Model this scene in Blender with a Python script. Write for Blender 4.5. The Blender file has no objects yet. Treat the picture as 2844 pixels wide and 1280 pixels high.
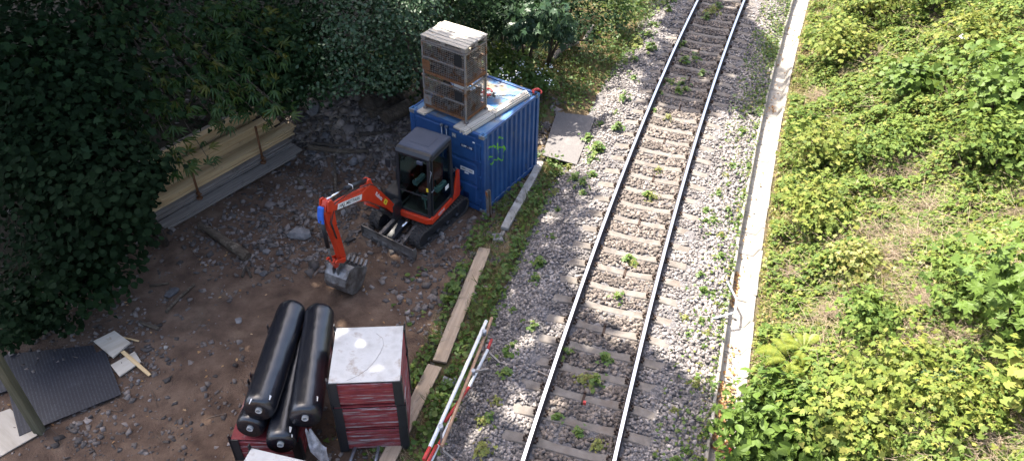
import bpy, bmesh, math, random
import numpy as np
from mathutils import Vector, Matrix, noise

random.seed(7)
rng = np.random.default_rng(11)
S = bpy.context.scene
COL = S.collection
PI = math.pi

# ------------------------------------------------------------------ camera
CAMH = 12.084
PIT, ROLL, YAW, FPX = 0.7014, 0.0166, -0.2897, 2234.67
cF = np.array([math.sin(YAW) * math.cos(PIT), math.cos(YAW) * math.cos(PIT), -math.sin(PIT)])
_r = np.cross(cF, [0, 0, 1.0]); _r /= np.linalg.norm(_r); _u = np.cross(_r, cF)
cR = math.cos(ROLL) * _r + math.sin(ROLL) * _u
cU = -math.sin(ROLL) * _r + math.cos(ROLL) * _u
cam_d = bpy.data.cameras.new('camera')
cam = bpy.data.objects.new('camera', cam_d)
COL.objects.link(cam)
cam_d.sensor_width = 36.0
cam_d.lens = FPX / 2844 * 36
cam_d.clip_start = 0.1
cam_d.clip_end = 2000
cam.matrix_world = Matrix(((cR[0], cU[0], -cF[0], 0), (cR[1], cU[1], -cF[1], 0), (cR[2], cU[2], -cF[2], CAMH), (0, 0, 0, 1)))
S.camera = cam

# ------------------------------------------------------------------ world, sun, exposure
SUN_EL = math.radians(58)
SUN_AZ = math.atan2(-0.85, 0.53)          # clockwise from +Y
SUN = np.array([math.sin(SUN_AZ) * math.cos(SUN_EL), math.cos(SUN_AZ) * math.cos(SUN_EL), math.sin(SUN_EL)])
W = bpy.data.worlds.new('World'); S.world = W; W.use_nodes = True
wn = W.node_tree
sky = wn.nodes.new('ShaderNodeTexSky'); sky.sky_type = 'NISHITA'; sky.sun_disc = False
sky.sun_elevation = SUN_EL; sky.sun_rotation = SUN_AZ % (2 * PI)
sky.air_density = 0.8; sky.dust_density = 4.0; sky.ozone_density = 0.3
bg = wn.nodes['Background']; bg.inputs['Strength'].default_value = 0.15
wn.links.new(sky.outputs[0], bg.inputs['Color'])
sd = bpy.data.lights.new('sun', 'SUN'); sd.energy = 5.0; sd.angle = math.radians(0.5); sd.color = (1.0, 0.94, 0.84)
so = bpy.data.objects.new('sun', sd); COL.objects.link(so)
so.rotation_euler = Vector(SUN).to_track_quat('Z', 'Y').to_euler()
so.location = (-20, 20, 30)
S.view_settings.view_transform = 'Standard'
S.view_settings.look = 'None'
S.view_settings.gamma = 1.0
S.view_settings.use_curve_mapping = False
S.view_settings.exposure = 2.0
S.cycles.use_denoising = True
S.cycles.max_bounces = 6
S.cycles.diffuse_bounces = 3
S.cycles.glossy_bounces = 3
S.cycles.transmission_bounces = 4
S.cycles.sample_clamp_indirect = 6.0

# ------------------------------------------------------------------ helpers
DS = 2844 / 2575.0
def ray(px, py):
    x, y = px * DS, py * DS
    return cF + cR * (x - 1422) / FPX - cU * (y - 640) / FPX
def P(px, py, z=-0.42):
    d = ray(px, py); t = (z - CAMH) / d[2]
    return Vector((d[0] * t, d[1] * t, z))
def proj(X):
    X = np.asarray(X, float) - np.array([0, 0, CAMH]); dd = X @ cF
    return 1422 + FPX * (X @ cR) / dd, 640 - FPX * (X @ cU) / dd, dd
def sm(x, a, b):
    t = min(1.0, max(0.0, (x - a) / (b - a))); return t * t * (3 - 2 * t)
def xc(y): return -1.334 + 0.0046 * (y - 12) ** 2 / 2
def th(y): return 0.0046 * (y - 12)
def lat(x, y): return x - xc(y)
def nz(x, y, s, seed=0.0): return noise.noise(Vector((x * s + seed, y * s - seed, seed * 1.7)))
def fbm(x, y, s, seed=0.0, o=4): return sum(nz(x, y, s * 2 ** k, seed + k * 3.1) / 2 ** k for k in range(o))

def gz(x, y):
    q = (x + 10.9) * -0.94 + (y - 13.7) * 0.35
    z = -0.42 + 0.05 * fbm(x, y, 0.5, 3) + 0.025 * nz(x, y, 2.2, 9)
    if q > 0: z += 0.3 * max(0, q - 1.5) * sm(q, 1.2, 2.6) * (1 - 0.72 * sm(q, 5, 16))
    z += 1.6 * math.exp(-(((x + 10.1) / 1.8) ** 2 + ((y - 18.2) / 1.6) ** 2)) * (1 + .25 * nz(x, y, 1.1, 66)) + .22 * math.exp(-(((x + 9.4) / 1.6) ** 2 + ((y - 16.2) / 1.3) ** 2)) * (1 + .5 * nz(x, y, 1.6, 67))
    l = lat(x, y)
    z -= 0.5 * sm(l, -2.6, -1.9)
    if l > -2.6: z = min(z, -0.45)
    if l > -1.9: z = -0.92
    return z
def bankz(x, y):
    l = lat(x, y) / 1.0
    return -0.13 + 0.52 * max(0, l - 3.35) + sm(l, 3.0, 4.2) * (0.22 * fbm(x, y, 0.55, 21) + 0.06 * nz(x, y, 2.4, 5))
def hit(px, py, f):
    d = ray(px, py); t = 6.0
    while t < 80:
        x, y, z = d[0] * t, d[1] * t, CAMH + d[2] * t
        if z < f(x, y):
            break
        t += 0.04
    return Vector((x, y, f(x, y)))
def PG(px, py): return hit(px, py, gz)
def PB(px, py): return hit(px, py, bankz)

def thing(name, label, cat, loc=(0, 0, 0), rz=0.0, group=None, rot=None):
    o = bpy.data.objects.new(name, None); COL.objects.link(o)
    o.empty_display_size = 0.2
    o.location = loc; o.rotation_euler = rot if rot else (0, 0, rz)
    o['label'] = label; o['category'] = cat
    if group: o['group'] = group
    return o
def tag(o, label, cat, group=None, kind=None):
    if label: o['label'] = label
    if cat: o['category'] = cat
    if group: o['group'] = group
    if kind: o['kind'] = kind
    return o
def struct(o): o['kind'] = 'structure'; return o
def stuff(o, label=None, cat=None):
    o['kind'] = 'stuff'
    if label: o['label'] = label
    if cat: o['category'] = cat
    return o
def link(name, me, mats, parent=None, loc=None, rot=None):
    o = bpy.data.objects.new(name, me); COL.objects.link(o)
    for m in (mats if isinstance(mats, (list, tuple)) else [mats]):
        if m and len(me.materials) < len(mats if isinstance(mats, (list, tuple)) else [mats]): me.materials.append(m)
    if parent: o.parent = parent
    if loc is not None: o.location = loc
    if rot is not None: o.rotation_euler = rot
    return o
def dup(root, loc=None, rz=None, label=None, group=None):
    r = root.copy(); COL.objects.link(r)
    if loc is not None: r.location = loc
    if rz is not None: r.rotation_euler = (0, 0, rz)
    if label: r['label'] = label
    if group: r['group'] = group
    for ch in list(root.children):
        c = ch.copy(); COL.objects.link(c); c.parent = r
        for g in ch.children:
            d = g.copy(); COL.objects.link(d); d.parent = c
    return r

class MB:
    """collects shapes, links them as one mesh object"""
    def __init__(s): s.v = []; s.f = []; s.m = []; s.sm = []
    def add(s, vs, fs, mi=0, T=None, smooth=False):
        b = len(s.v)
        for v in vs:
            v = Vector(v); s.v.append(T @ v if T else v)
        for f in fs: s.f.append([b + i for i in f]); s.m.append(mi); s.sm.append(smooth)
        return s
    def box(s, c, d, R=None, mi=0, taper=1.0):
        x, y, z = d[0] / 2, d[1] / 2, d[2] / 2; t = taper
        vs = [(-x, -y, -z), (x, -y, -z), (x, y, -z), (-x, y, -z), (-x * t, -y * t, z), (x * t, -y * t, z), (x * t, y * t, z), (-x * t, y * t, z)]
        T = Matrix.Translation(c) @ (R.to_4x4() if R else Matrix())
        return s.add(vs, [(0, 3, 2, 1), (4, 5, 6, 7), (0, 1, 5, 4), (1, 2, 6, 5), (2, 3, 7, 6), (3, 0, 4, 7)], mi, T)
    def bar(s, a, b, w, h, mi=0, up=(0, 0, 1)):
        a, b = Vector(a), Vector(b); d = b - a; L = d.length; d.normalize()
        sdir = d.cross(Vector(up))
        if sdir.length < 1e-4: sdir = Vector((1, 0, 0))
        sdir.normalize(); u = sdir.cross(d)
        R = Matrix((d, sdir, u)).transposed()
        return s.box((a + b) / 2, (L, w, h), R, mi)
    def tube(s, pts, r, n=8, mi=0, cap=True, smooth=True):
        pts = [Vector(p) for p in pts]; rs = r if isinstance(r, (list, tuple)) else [r] * len(pts)
        vs, fs = [], []; prev = None
        for i, p in enumerate(pts):
            t = (pts[min(i + 1, len(pts) - 1)] - pts[max(i - 1, 0)]).normalized()
            if prev is None: nn = t.orthogonal().normalized()
            else:
                nn = prev - t * prev.dot(t)
                nn = nn.normalized() if nn.length > 1e-5 else t.orthogonal().normalized()
            prev = nn; bb = t.cross(nn)
            for k in range(n):
                a = 2 * PI * k / n; vs.append(p + (nn * math.cos(a) + bb * math.sin(a)) * rs[i])
        for i in range(len(pts) - 1):
            for k in range(n):
                fs.append((i * n + k, i * n + (k + 1) % n, (i + 1) * n + (k + 1) % n, (i + 1) * n + k))
        s.add(vs, fs, mi, None, smooth)
        if cap:
            b = len(s.v) - len(vs)
            s.f.append([b + k for k in reversed(range(n))]); s.m.append(mi); s.sm.append(False)
            s.f.append([b + (len(pts) - 1) * n + k for k in range(n)]); s.m.append(mi); s.sm.append(False)
        return s
    def prism(s, poly, a0, a1, axis='x', mi=0, T=None):
        """poly in the two other axes, extruded along axis from a0 to a1"""
        n = len(poly)
        def mk(p, a): return {'x': (a, p[0], p[1]), 'y': (p[0], a, p[1]), 'z': (p[0], p[1], a)}[axis]
        vs = [mk(p, a0) for p in poly] + [mk(p, a1) for p in poly]
        fs = [tuple(range(n)), tuple(reversed(range(n, 2 * n)))] + [(i + n, (i + 1) % n + n, (i + 1) % n, i) for i in range(n)]
        return s.add(vs, fs, mi, T)
    def ring(s, c, axis, r0, r1, w, n=20, mi=0):
        """flat annulus disc of width w"""
        pts = []
        ax = Vector(axis).normalized(); u = ax.orthogonal().normalized(); v = ax.cross(u); c = Vector(c)
        vs = []
        for k in range(n):
            a = 2 * PI * k / n; e = u * math.cos(a) + v * math.sin(a)
            vs += [c + e * r0 - ax * w / 2, c + e * r1 - ax * w / 2, c + e * r1 + ax * w / 2, c + e * r0 + ax * w / 2]
        fs = []
        for k in range(n):
            a, b = 4 * k, 4 * ((k + 1) % n)
            for j in range(4): fs.append((a + j, b + j, b + (j + 1) % 4, a + (j + 1) % 4))
        return s.add(vs, fs, mi, None, False)
    def mesh(s, name):
        me = bpy.data.meshes.new(name)
        me.from_pydata([tuple(v) for v in s.v], [], s.f)
        me.polygons.foreach_set('material_index', s.m)
        me.polygons.foreach_set('use_smooth', s.sm)
        bm = bmesh.new(); bm.from_mesh(me); bmesh.ops.recalc_face_normals(bm, faces=bm.faces); bm.to_mesh(me); bm.free()
        return me
    def obj(s, name, mats, parent=None, loc=None, rot=None, bevel=0, seg=2):
        o = link(name, s.mesh(name), mats, parent, loc, rot)
        if bevel:
            b = o.modifiers.new('edge', 'BEVEL'); b.width = bevel; b.segments = seg; b.limit_method = 'ANGLE'; b.angle_limit = math.radians(40)
        return o

def np_mesh(name, V, F, mats, parent=None, smooth=False, mi=None):
    """V (n,3), F (m,k) with one k"""
    me = bpy.data.meshes.new(name)
    m, k = F.shape
    me.vertices.add(len(V)); me.vertices.foreach_set('co', np.ascontiguousarray(V, np.float32).ravel())
    me.loops.add(m * k); me.loops.foreach_set('vertex_index', np.ascontiguousarray(F, np.int32).ravel())
    me.polygons.add(m); me.polygons.foreach_set('loop_start', np.arange(0, m * k, k, dtype=np.int32))
    if smooth: me.polygons.foreach_set('use_smooth', np.ones(m, bool))
    if mi is not None: me.polygons.foreach_set('material_index', np.ascontiguousarray(mi, np.int32))
    me.update(calc_edges=True); me.validate()
    return link(name, me, mats, parent)
def frames(nrm, spin):
    n = nrm / np.linalg.norm(nrm, axis=1, keepdims=True)
    a = np.where(np.abs(n[:, 2:3]) > 0.9, np.array([[1.0, 0, 0]]), np.array([[0, 0, 1.0]]))
    t = np.cross(a, n); t /= np.linalg.norm(t, axis=1, keepdims=True); b = np.cross(n, t)
    c, s = np.cos(spin)[:, None], np.sin(spin)[:, None]
    return np.stack([c * t + s * b, -s * t + c * b, n], axis=2)
def instances(protos, pos, R, sc):
    """stack copies of proto meshes (V, tri F) into one V, F; sc is (n,) or (n,3)"""
    n = len(pos); which = rng.integers(0, len(protos), n); Vs, Fs, off = [], [], 0
    sc = np.asarray(sc, float)
    if sc.ndim == 1: sc = sc[:, None]
    for i, (pv, pf) in enumerate(protos):
        k = np.where(which == i)[0]
        if not len(k): continue
        v = pv[None] * sc[k][:, None, :]
        v = np.einsum('nij,nkj->nki', R[k], v) + pos[k][:, None, :]
        f = pf[None] + (np.arange(len(k)) * len(pv))[:, None, None] + off
        Vs.append(v.reshape(-1, 3)); Fs.append(f.reshape(-1, pf.shape[1])); off += len(k) * len(pv)
    return np.concatenate(Vs), np.concatenate(Fs)
def scatter(name, protos, pos, nrm, sc, mats, parent=None, tilt=0.4, spin=None, mi=None):
    pos = np.asarray(pos, float); n = len(pos)
    nr = np.asarray(nrm, float) + rng.normal(0, tilt, (n, 3))
    V, F = instances(protos, pos, frames(nr, rng.uniform(0, 2 * PI, n) if spin is None else spin), sc)
    return np_mesh(name, V, F, mats, parent)

# leaf prototypes: length 1 along +Y, lying in XY
def fan(outline, c):
    V = np.array([c] + outline, float); n = len(outline)
    return V, np.array([(0, 1 + i, 1 + (i + 1) % n) for i in range(n)])
OVATE = fan([(0, 0, 0), (.26, .22, .05), (.33, .5, .06), (.17, .82, 0), (0, 1, -.08), (-.17, .82, 0), (-.33, .5, .06), (-.26, .22, .05)], (0, .45, -.03))
ROUND = fan([(0, 0, 0), (.36, .18, .06), (.46, .5, .05), (.3, .82, .0), (0, 1, -.06), (-.3, .82, .0), (-.46, .5, .05), (-.36, .18, .06)], (0, .45, -.04))
MAPLE = fan([(0, 0, 0), (.28, -.03, .02), (.52, .2, -.04), (.3, .32, .04), (.62, .64, -.06), (.26, .6, .03), (0, 1, -.1), (-.26, .6, .03), (-.62, .64, -.06), (-.3, .32, .04), (-.52, .2, -.04), (-.28, -.03, .02)], (0, .36, .0))
def leaflets(angs, L, w, droop, lift=0.06):
    V, F = [(0, 0, 0)], []
    for a, l in zip(angs, L):
        d = np.array([math.sin(a), math.cos(a)]); s_ = np.array([d[1], -d[0]]); b = len(V)
        for t, ww, sg in ((.45, 1, 1), (.8, .6, 1)):
            p = d * l * t + s_ * w * l * ww; V.append((p[0], p[1], lift - droop * t * t))
        p = d * l; V.append((p[0], p[1], -droop))
        for t, ww in ((.8, .6), (.45, 1)):
            p = d * l * t - s_ * w * l * ww; V.append((p[0], p[1], lift - droop * t * t))
        F += [(0, b, b + 2), (b, b + 1, b + 2), (0, b + 2, b + 4), (b + 2, b + 3, b + 4)]
    return np.array(V, float), np.array(F)
SIMPLE = (np.array([(0, 0, 0), (.36, .45, .05), (0, 1, -.06), (-.36, .45, .05)], float), np.array([(0, 1, 2), (0, 2, 3)]))
TRI = leaflets((-1.15, 0, 1.15), (.62, .8, .62), .34, .12)
TRI2 = leaflets((-1.3, .1, 1.0), (.7, .75, .55), .38, .2)
PALM = leaflets((-1.5, -.85, -.3, .25, .8, 1.45), (.65, .95, 1.1, 1.05, .9, .6), .105, .75, .05)
PINN = leaflets((-1.5, -1.2, -.8, 0, .8, 1.2, 1.5), (.45, .5, .55, .7, .55, .5, .45), .26, .25)
def stone_proto(flat=0.7, seed=0):
    r = np.random.default_rng(seed)
    V = np.array([(x, y, z) for x in (-1, 1) for y in (-1, 1) for z in (-1, 1)], float) * .5
    V += r.uniform(-.24, .24, V.shape); V[:, 2] *= flat
    F = np.array([(0, 1, 3), (0, 3, 2), (4, 6, 7), (4, 7, 5), (0, 4, 5), (0, 5, 1), (2, 3, 7), (2, 7, 6), (0, 2, 6), (0, 6, 4), (1, 5, 7), (1, 7, 3)])
    return V, F
STONES = [stone_proto(.75, k) for k in range(9)]
SLATES = [stone_proto(.28, 40 + k) for k in range(9)]
STICK = (np.array([(-.5, -.012, 0), (-.5, .012, 0), (-.5, 0, .02), (0, .03, .012), (0, .055, .012), (0, .042, .03), (.5, 0, 0), (.5, .012, 0), (.5, .006, .012)]),
         np.array([(0, 3, 4), (0, 4, 1), (1, 4, 5), (1, 5, 2), (2, 5, 3), (2, 3, 0), (3, 6, 7), (3, 7, 4), (4, 7, 8), (4, 8, 5), (5, 8, 6), (5, 6, 3)]))
BLADE = (np.array([(-.02, 0, 0), (.02, 0, 0), (.015, .12, .55), (-.015, .12, .55), (0, .38, .95)]), np.array([(0, 1, 2), (0, 2, 3), (3, 2, 4)]))

# ------------------------------------------------------------------ materials
def node(nt, t, **kw):
    n = nt.nodes.new(t)
    for k, v in kw.items():
        if k.startswith('i_'): n.inputs[k[2:].replace('_', ' ')].default_value = v
        else: setattr(n, k, v)
    return n
def ramp(nt, fac, stops):
    r = nt.nodes.new('ShaderNodeValToRGB'); e = r.color_ramp.elements
    while len(e) < len(stops): e.new(0.5)
    for k, (p, c) in enumerate(stops): e[k].position = p; e[k].color = (*c, 1)
    nt.links.new(fac, r.inputs[0]); return r.outputs[0]
def mixc(nt, fac, a, b, mode='MIX'):
    m = nt.nodes.new('ShaderNodeMix'); m.data_type = 'RGBA'; m.blend_type = mode
    for s_, v in ((0, fac), (6, a), (7, b)):
        if hasattr(v, 'is_linked') or hasattr(v, 'links'): nt.links.new(v, m.inputs[s_])
        else: m.inputs[s_].default_value = v if s_ == 0 else (*v, 1)
    return m.outputs[2]
def coords(nt, stretch=(1, 1, 1), kind='Object', rnd=False):
    tc = nt.nodes.new('ShaderNodeTexCoord'); mp = nt.nodes.new('ShaderNodeMapping'); mp.inputs['Scale'].default_value = stretch
    nt.links.new(tc.outputs[kind], mp.inputs['Vector'])
    if rnd:
        oi = nt.nodes.new('ShaderNodeObjectInfo'); mu = node(nt, 'ShaderNodeMath', operation='MULTIPLY'); mu.inputs[1].default_value = 37.0
        nt.links.new(oi.outputs['Random'], mu.inputs[0]); cb = nt.nodes.new('ShaderNodeCombineXYZ')
        for k in range(3): nt.links.new(mu.outputs[0], cb.inputs[k])
        nt.links.new(cb.outputs[0], mp.inputs['Location'])
    return mp.outputs[0]
def noi(nt, vec, scale, detail=5, rough=.6):
    n = nt.nodes.new('ShaderNodeTexNoise'); n.inputs['Scale'].default_value = scale; n.inputs['Detail'].default_value = detail; n.inputs['Roughness'].default_value = rough
    nt.links.new(vec, n.inputs['Vector']); return n.outputs[0]
def base(name):
    m = bpy.data.materials.new(name); m.use_nodes = True; nt = m.node_tree
    return m, nt, nt.nodes['Principled BSDF']
def M(name, cols, scale=4, rough=.75, metal=0, bump=.3, bscale=30, stretch=(1, 1, 1), spec=.4, rnd=False, wear=None, wear_at=(.55, .68), wear_scale=6, wear_stretch=(1, 1, 1), island=0, rvar=.0, coat=0, bdist=.02):
    m, nt, b = base(name); v = coords(nt, stretch, rnd=rnd)
    n = len(cols); c = ramp(nt, noi(nt, v, scale), [(.3 + .4 * k / max(1, n - 1), cc) for k, cc in enumerate(cols)])
    if island:
        g = nt.nodes.new('ShaderNodeNewGeometry'); hv = nt.nodes.new('ShaderNodeHueSaturation')
        mr = node(nt, 'ShaderNodeMapRange'); mr.inputs[3].default_value = 1 - island; mr.inputs[4].default_value = 1 + island
        nt.links.new(g.outputs['Random Per Island'], mr.inputs[0]); nt.links.new(mr.outputs[0], hv.inputs['Value']); nt.links.new(c, hv.inputs['Color']); c = hv.outputs[0]
    if wear:
        v2 = coords(nt, wear_stretch, rnd=rnd)
        f = ramp(nt, noi(nt, v2, wear_scale, 8, .7), [(wear_at[0], (0, 0, 0)), (wear_at[1], (1, 1, 1))])
        c = mixc(nt, f, c, wear)
    nt.links.new(c, b.inputs['Base Color'])
    b.inputs['Roughness'].default_value = rough; b.inputs['Metallic'].default_value = metal
    b.inputs['Specular IOR Level'].default_value = spec; b.inputs['Coat Weight'].default_value = coat
    if rvar:
        mr = node(nt, 'ShaderNodeMapRange'); mr.inputs[3].default_value = rough - rvar; mr.inputs[4].default_value = rough + rvar
        nt.links.new(noi(nt, v, scale * 3), mr.inputs[0]); nt.links.new(mr.outputs[0], b.inputs['Roughness'])
    if bump:
        bp = nt.nodes.new('ShaderNodeBump'); bp.inputs['Strength'].default_value = bump; bp.inputs['Distance'].default_value = bdist
        nt.links.new(noi(nt, v, bscale, 6, .65), bp.inputs['Height']); nt.links.new(bp.outputs[0], b.inputs['Normal'])
    return m
def LEAF(name, cols, trans=.3, rough=.5, spec=.35):
    m, nt, b = base(name)
    g = nt.nodes.new('ShaderNodeNewGeometry'); n = len(cols)
    c = ramp(nt, g.outputs['Random Per Island'], [(k / max(1, n - 1), cc) for k, cc in enumerate(cols)])
    nt.links.new(c, b.inputs['Base Color']); b.inputs['Roughness'].default_value = rough; b.inputs['Specular IOR Level'].default_value = spec
    t = nt.nodes.new('ShaderNodeBsdfTranslucent'); hs = nt.nodes.new('ShaderNodeHueSaturation'); hs.inputs['Value'].default_value = 1.5; hs.inputs['Saturation'].default_value = 1.0; hs.inputs['Hue'].default_value = .485
    nt.links.new(c, hs.inputs['Color']); nt.links.new(hs.outputs[0], t.inputs['Color'])
    mx = nt.nodes.new('ShaderNodeMixShader'); mx.inputs[0].default_value = trans
    nt.links.new(b.outputs[0], mx.inputs[1]); nt.links.new(t.outputs[0], mx.inputs[2])
    nt.links.new(mx.outputs[0], nt.nodes['Material Output'].inputs['Surface'])
    return m

m_heap = M('brightened_heap_soil', [(.13, .095, .068), (.22, .17, .125), (.31, .25, .19)], 2.5, .95, bump=1, bscale=20, bdist=.05)  # pale rubble soil, colour brightened to make up for light missing there
m_dirt = M('dirt', [(.055, .031, .019), (.105, .064, .041), (.16, .105, .07)], 2.2, .9, bump=.9, bscale=22, wear=(.19, .135, .09), wear_at=(.56, .75), wear_scale=.5, bdist=.04)
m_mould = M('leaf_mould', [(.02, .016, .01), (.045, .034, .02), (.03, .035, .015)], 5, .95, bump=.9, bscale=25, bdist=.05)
m_verge = M('verge_soil', [(.07, .05, .025), (.14, .095, .045), (.08, .09, .03)], 3, .95, bump=.9, bscale=40, bdist=.04)
m_bank = M('bank_soil', [(.03, .026, .012), (.085, .068, .034), (.045, .05, .016)], 2, .95, bump=.9, bscale=30, bdist=.05)
m_balb = M('ballast_base', [(.05, .048, .05), (.14, .13, .13), (.22, .2, .19)], 18, .95, bump=1, bscale=30, bdist=.05)
m_stone = M('ballast_stone', [(.12, .105, .1), (.185, .165, .155), (.28, .245, .22)], 1.1, .85, bump=.35, bscale=60, island=.5, wear=(.36, .34, .33), wear_at=(.6, .78), wear_scale=.9)
m_stoneb = M('brake_dust_stone', [(.09, .072, .06), (.14, .115, .098), (.19, .16, .137)], 1.3, .9, bump=.35, bscale=60, island=.5, wear=(.2, .17, .15), wear_at=(.62, .8), wear_scale=.9)
m_slate = M('slate_rubble', [(.075, .06, .05), (.13, .108, .094), (.2, .17, .15)], 1.5, .8, bump=.4, bscale=40, island=.6)
m_scrap = M('crate_scrap', [(.03, .024, .02), (.065, .052, .042), (.12, .10, .085)], 3, .9, bump=.3, island=.7)
m_slatel = M('pale_slate', [(.12, .095, .075), (.2, .163, .132), (.31, .26, .215)], 1.5, .85, bump=.4, bscale=40, island=.55)  # heap slates, pale by nature and lightened further against the dim light
m_rock = M('grey_rock', [(.11, .105, .10), (.18, .17, .165), (.27, .25, .24)], 3, .85, bump=.8, bscale=12, bdist=.05)
m_rockd = M('dark_rock', [(.05, .048, .05), (.09, .085, .085), (.14, .13, .125)], 4, .8, bump=.8, bscale=14, bdist=.05)
m_conc = M('channel_concrete', [(.20, .185, .16), (.26, .24, .21), (.31, .29, .255)], 3, .9, bump=.3, bscale=50, wear=(.13, .11, .085), wear_at=(.54, .72), wear_scale=3.5, rnd=True)
m_slp = M('sleeper_concrete', [(.10, .086, .074), (.14, .122, .106), (.185, .163, .143)], 4, .9, bump=.35, bscale=60, wear=(.12, .09, .07), wear_at=(.5, .75), wear_scale=3, rnd=True)
m_orange = M('faded_orange_paint', [(.3, .09, .03), (.36, .12, .04), (.2, .08, .04)], 9, .7, bump=.2)
m_slab = M('kerb_concrete', [(.2, .18, .155), (.3, .275, .24), (.42, .39, .35)], 3, .9, bump=.6, bscale=30, wear=(.15, .13, .11), wear_at=(.55, .65), wear_scale=4)
m_railtop = M('rail_head_steel', [(.55, .56, .58), (.65, .66, .68)], 3, .2, 1, bump=0)
m_rail = M('rail_rust', [(.018, .014, .015), (.035, .024, .022), (.024, .02, .024)], 8, .75, .2, bump=.3)
m_clip = M('clip_rust', [(.03, .02, .016), (.065, .038, .026)], 20, .8, .3, bump=.3)
m_woodn = M('new_timber', [(.44, .285, .13), (.58, .41, .21), (.63, .48, .28)], 3.5, .75, bump=.25, bscale=20, stretch=(.25, 6, 6), rnd=True, wear=(.22, .14, .07), wear_at=(.62, .72), wear_scale=3)
m_woodg = M('weathered_timber', [(.15, .125, .105), (.22, .19, .16), (.29, .255, .22)], 4, .85, bump=.35, bscale=24, stretch=(.25, 6, 6), rnd=True, wear=(.10, .08, .065), wear_at=(.58, .72), wear_scale=4)
m_woodp = M('scaffold_board', [(.27, .195, .13), (.35, .26, .18), (.42, .32, .23)], 3, .85, bump=.3, bscale=20, stretch=(.3, 5, 5), rnd=True, wear=(.17, .13, .10), wear_at=(.55, .7), wear_scale=5, wear_stretch=(.6, 2, 2))
m_woodl = M('pale_plywood', [(.36, .31, .24), (.44, .385, .31), (.5, .45, .37)], 2, .8, bump=.15, bscale=30, stretch=(.5, 4, 4), rnd=True, wear=(.25, .18, .11), wear_at=(.6, .7), wear_scale=3)
m_batten = M('pale_batten', [(.42, .37, .3), (.5, .45, .37), (.56, .51, .43)], 3, .8, bump=.2, bscale=24, stretch=(.4, 5, 5), rnd=True)
m_polewood = M('brown_pole_wood', [(.27, .16, .10), (.36, .22, .14), (.42, .28, .19)], 3, .8, bump=.3, stretch=(4, 4, .5))
m_post = M('mossy_post', [(.055, .055, .03), (.09, .085, .05), (.12, .11, .07)], 3, .9, bump=.4, bscale=24, stretch=(6, 6, .4))
m_bark = M('bark', [(.055, .04, .028), (.10, .075, .052), (.16, .125, .09)], 6, .95, bump=1, bscale=18, stretch=(.6, 3, 3), wear=(.28, .23, .17), wear_at=(.58, .68), wear_scale=3, bdist=.04)
m_barkd = M('dark_bark', [(.03, .024, .018), (.06, .047, .035), (.09, .07, .05)], 6, .95, bump=1, bscale=14, bdist=.04)
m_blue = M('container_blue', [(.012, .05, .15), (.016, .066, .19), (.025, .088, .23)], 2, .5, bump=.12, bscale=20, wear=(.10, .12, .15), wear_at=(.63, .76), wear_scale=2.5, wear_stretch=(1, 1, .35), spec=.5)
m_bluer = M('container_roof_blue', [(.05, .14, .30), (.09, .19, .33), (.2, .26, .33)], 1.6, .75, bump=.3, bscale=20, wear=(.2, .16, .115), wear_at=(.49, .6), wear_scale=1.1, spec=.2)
m_blued = M('lock_bar_galvanised', [(.20, .22, .25), (.33, .35, .38)], 6, .5, .6, bump=.2)
m_chip = M('chipped_paint_edge', [(.22, .28, .34), (.4, .44, .47)], 15, .7, bump=.2)
m_green = M('green_spray_paint', [(.10, .36, .02), (.16, .5, .03)], 9, .55, bump=0)
m_red = M('excavator_orange_red', [(.52, .032, .008), (.6, .045, .012)], 3, .38, bump=.05, spec=.5, coat=.15, wear=(.16, .085, .055), wear_at=(.58, .74), wear_scale=6)
m_black = M('black_paint', [(.012, .013, .016), (.022, .024, .028)], 5, .42, bump=.1, spec=.5)
m_roof = M('cab_roof_grey', [(.032, .042, .068), (.046, .058, .088)], 3, .6, bump=.06, wear=(.16, .16, .16), wear_at=(.66, .8), wear_scale=3)
m_rub = M('track_rubber', [(.022, .02, .019), (.045, .04, .036), (.065, .055, .047)], 6, .8, bump=.4, bscale=30)
m_steel = M('worn_steel', [(.12, .115, .11), (.22, .215, .21), (.36, .36, .36)], 5, .45, .7, bump=.3, bscale=20, wear=(.10, .075, .055), wear_at=(.5, .68), wear_scale=4)
m_blade = M('muddy_blade', [(.10, .09, .08), (.17, .155, .14), (.24, .22, .2)], 5, .6, .4, bump=.4, bscale=20, wear=(.075, .058, .045), wear_at=(.48, .64), wear_scale=3)
m_chrome = M('piston_chrome', [(.7, .7, .72), (.8, .8, .8)], 3, .15, 1, bump=0)
m_rust = M('rust', [(.10, .042, .018), (.19, .085, .035), (.13, .075, .05)], 7, .85, .2, bump=.5, bscale=40)
m_rustg = M('rusty_galvanised', [(.16, .15, .14), (.24, .22, .2), (.2, .14, .09)], 5, .65, .4, bump=.3, wear=(.2, .085, .03), wear_at=(.5, .64), wear_scale=5, rnd=True)
m_white = M('white_panel', [(.36, .34, .32), (.46, .45, .43), (.52, .51, .49)], 3, .6, bump=.15, wear=(.22, .165, .12), wear_at=(.53, .72), wear_scale=3)
m_whitep = M('white_pole_paint', [(.68, .67, .65), (.78, .77, .75)], 6, .5, bump=.1, wear=(.4, .36, .3), wear_at=(.64, .74), wear_scale=8)
m_redp = M('red_pole_paint', [(.38, .03, .03), (.48, .05, .04)], 6, .55, bump=.1, wear=(.5, .4, .36), wear_at=(.64, .74), wear_scale=8)
m_crate = M('crate_red', [(.13, .016, .02), (.19, .024, .028), (.24, .04, .038)], 5, .6, bump=.25, bscale=30, wear=(.3, .25, .24), wear_at=(.53, .61), wear_scale=4.5, wear_stretch=(.3, .3, 5), rnd=True)
m_film, nt, b = base('black_stretch_film')
b.inputs['Base Color'].default_value = (.009, .010, .014, 1); b.inputs['Roughness'].default_value = .27; b.inputs['Specular IOR Level'].default_value = .8
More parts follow.
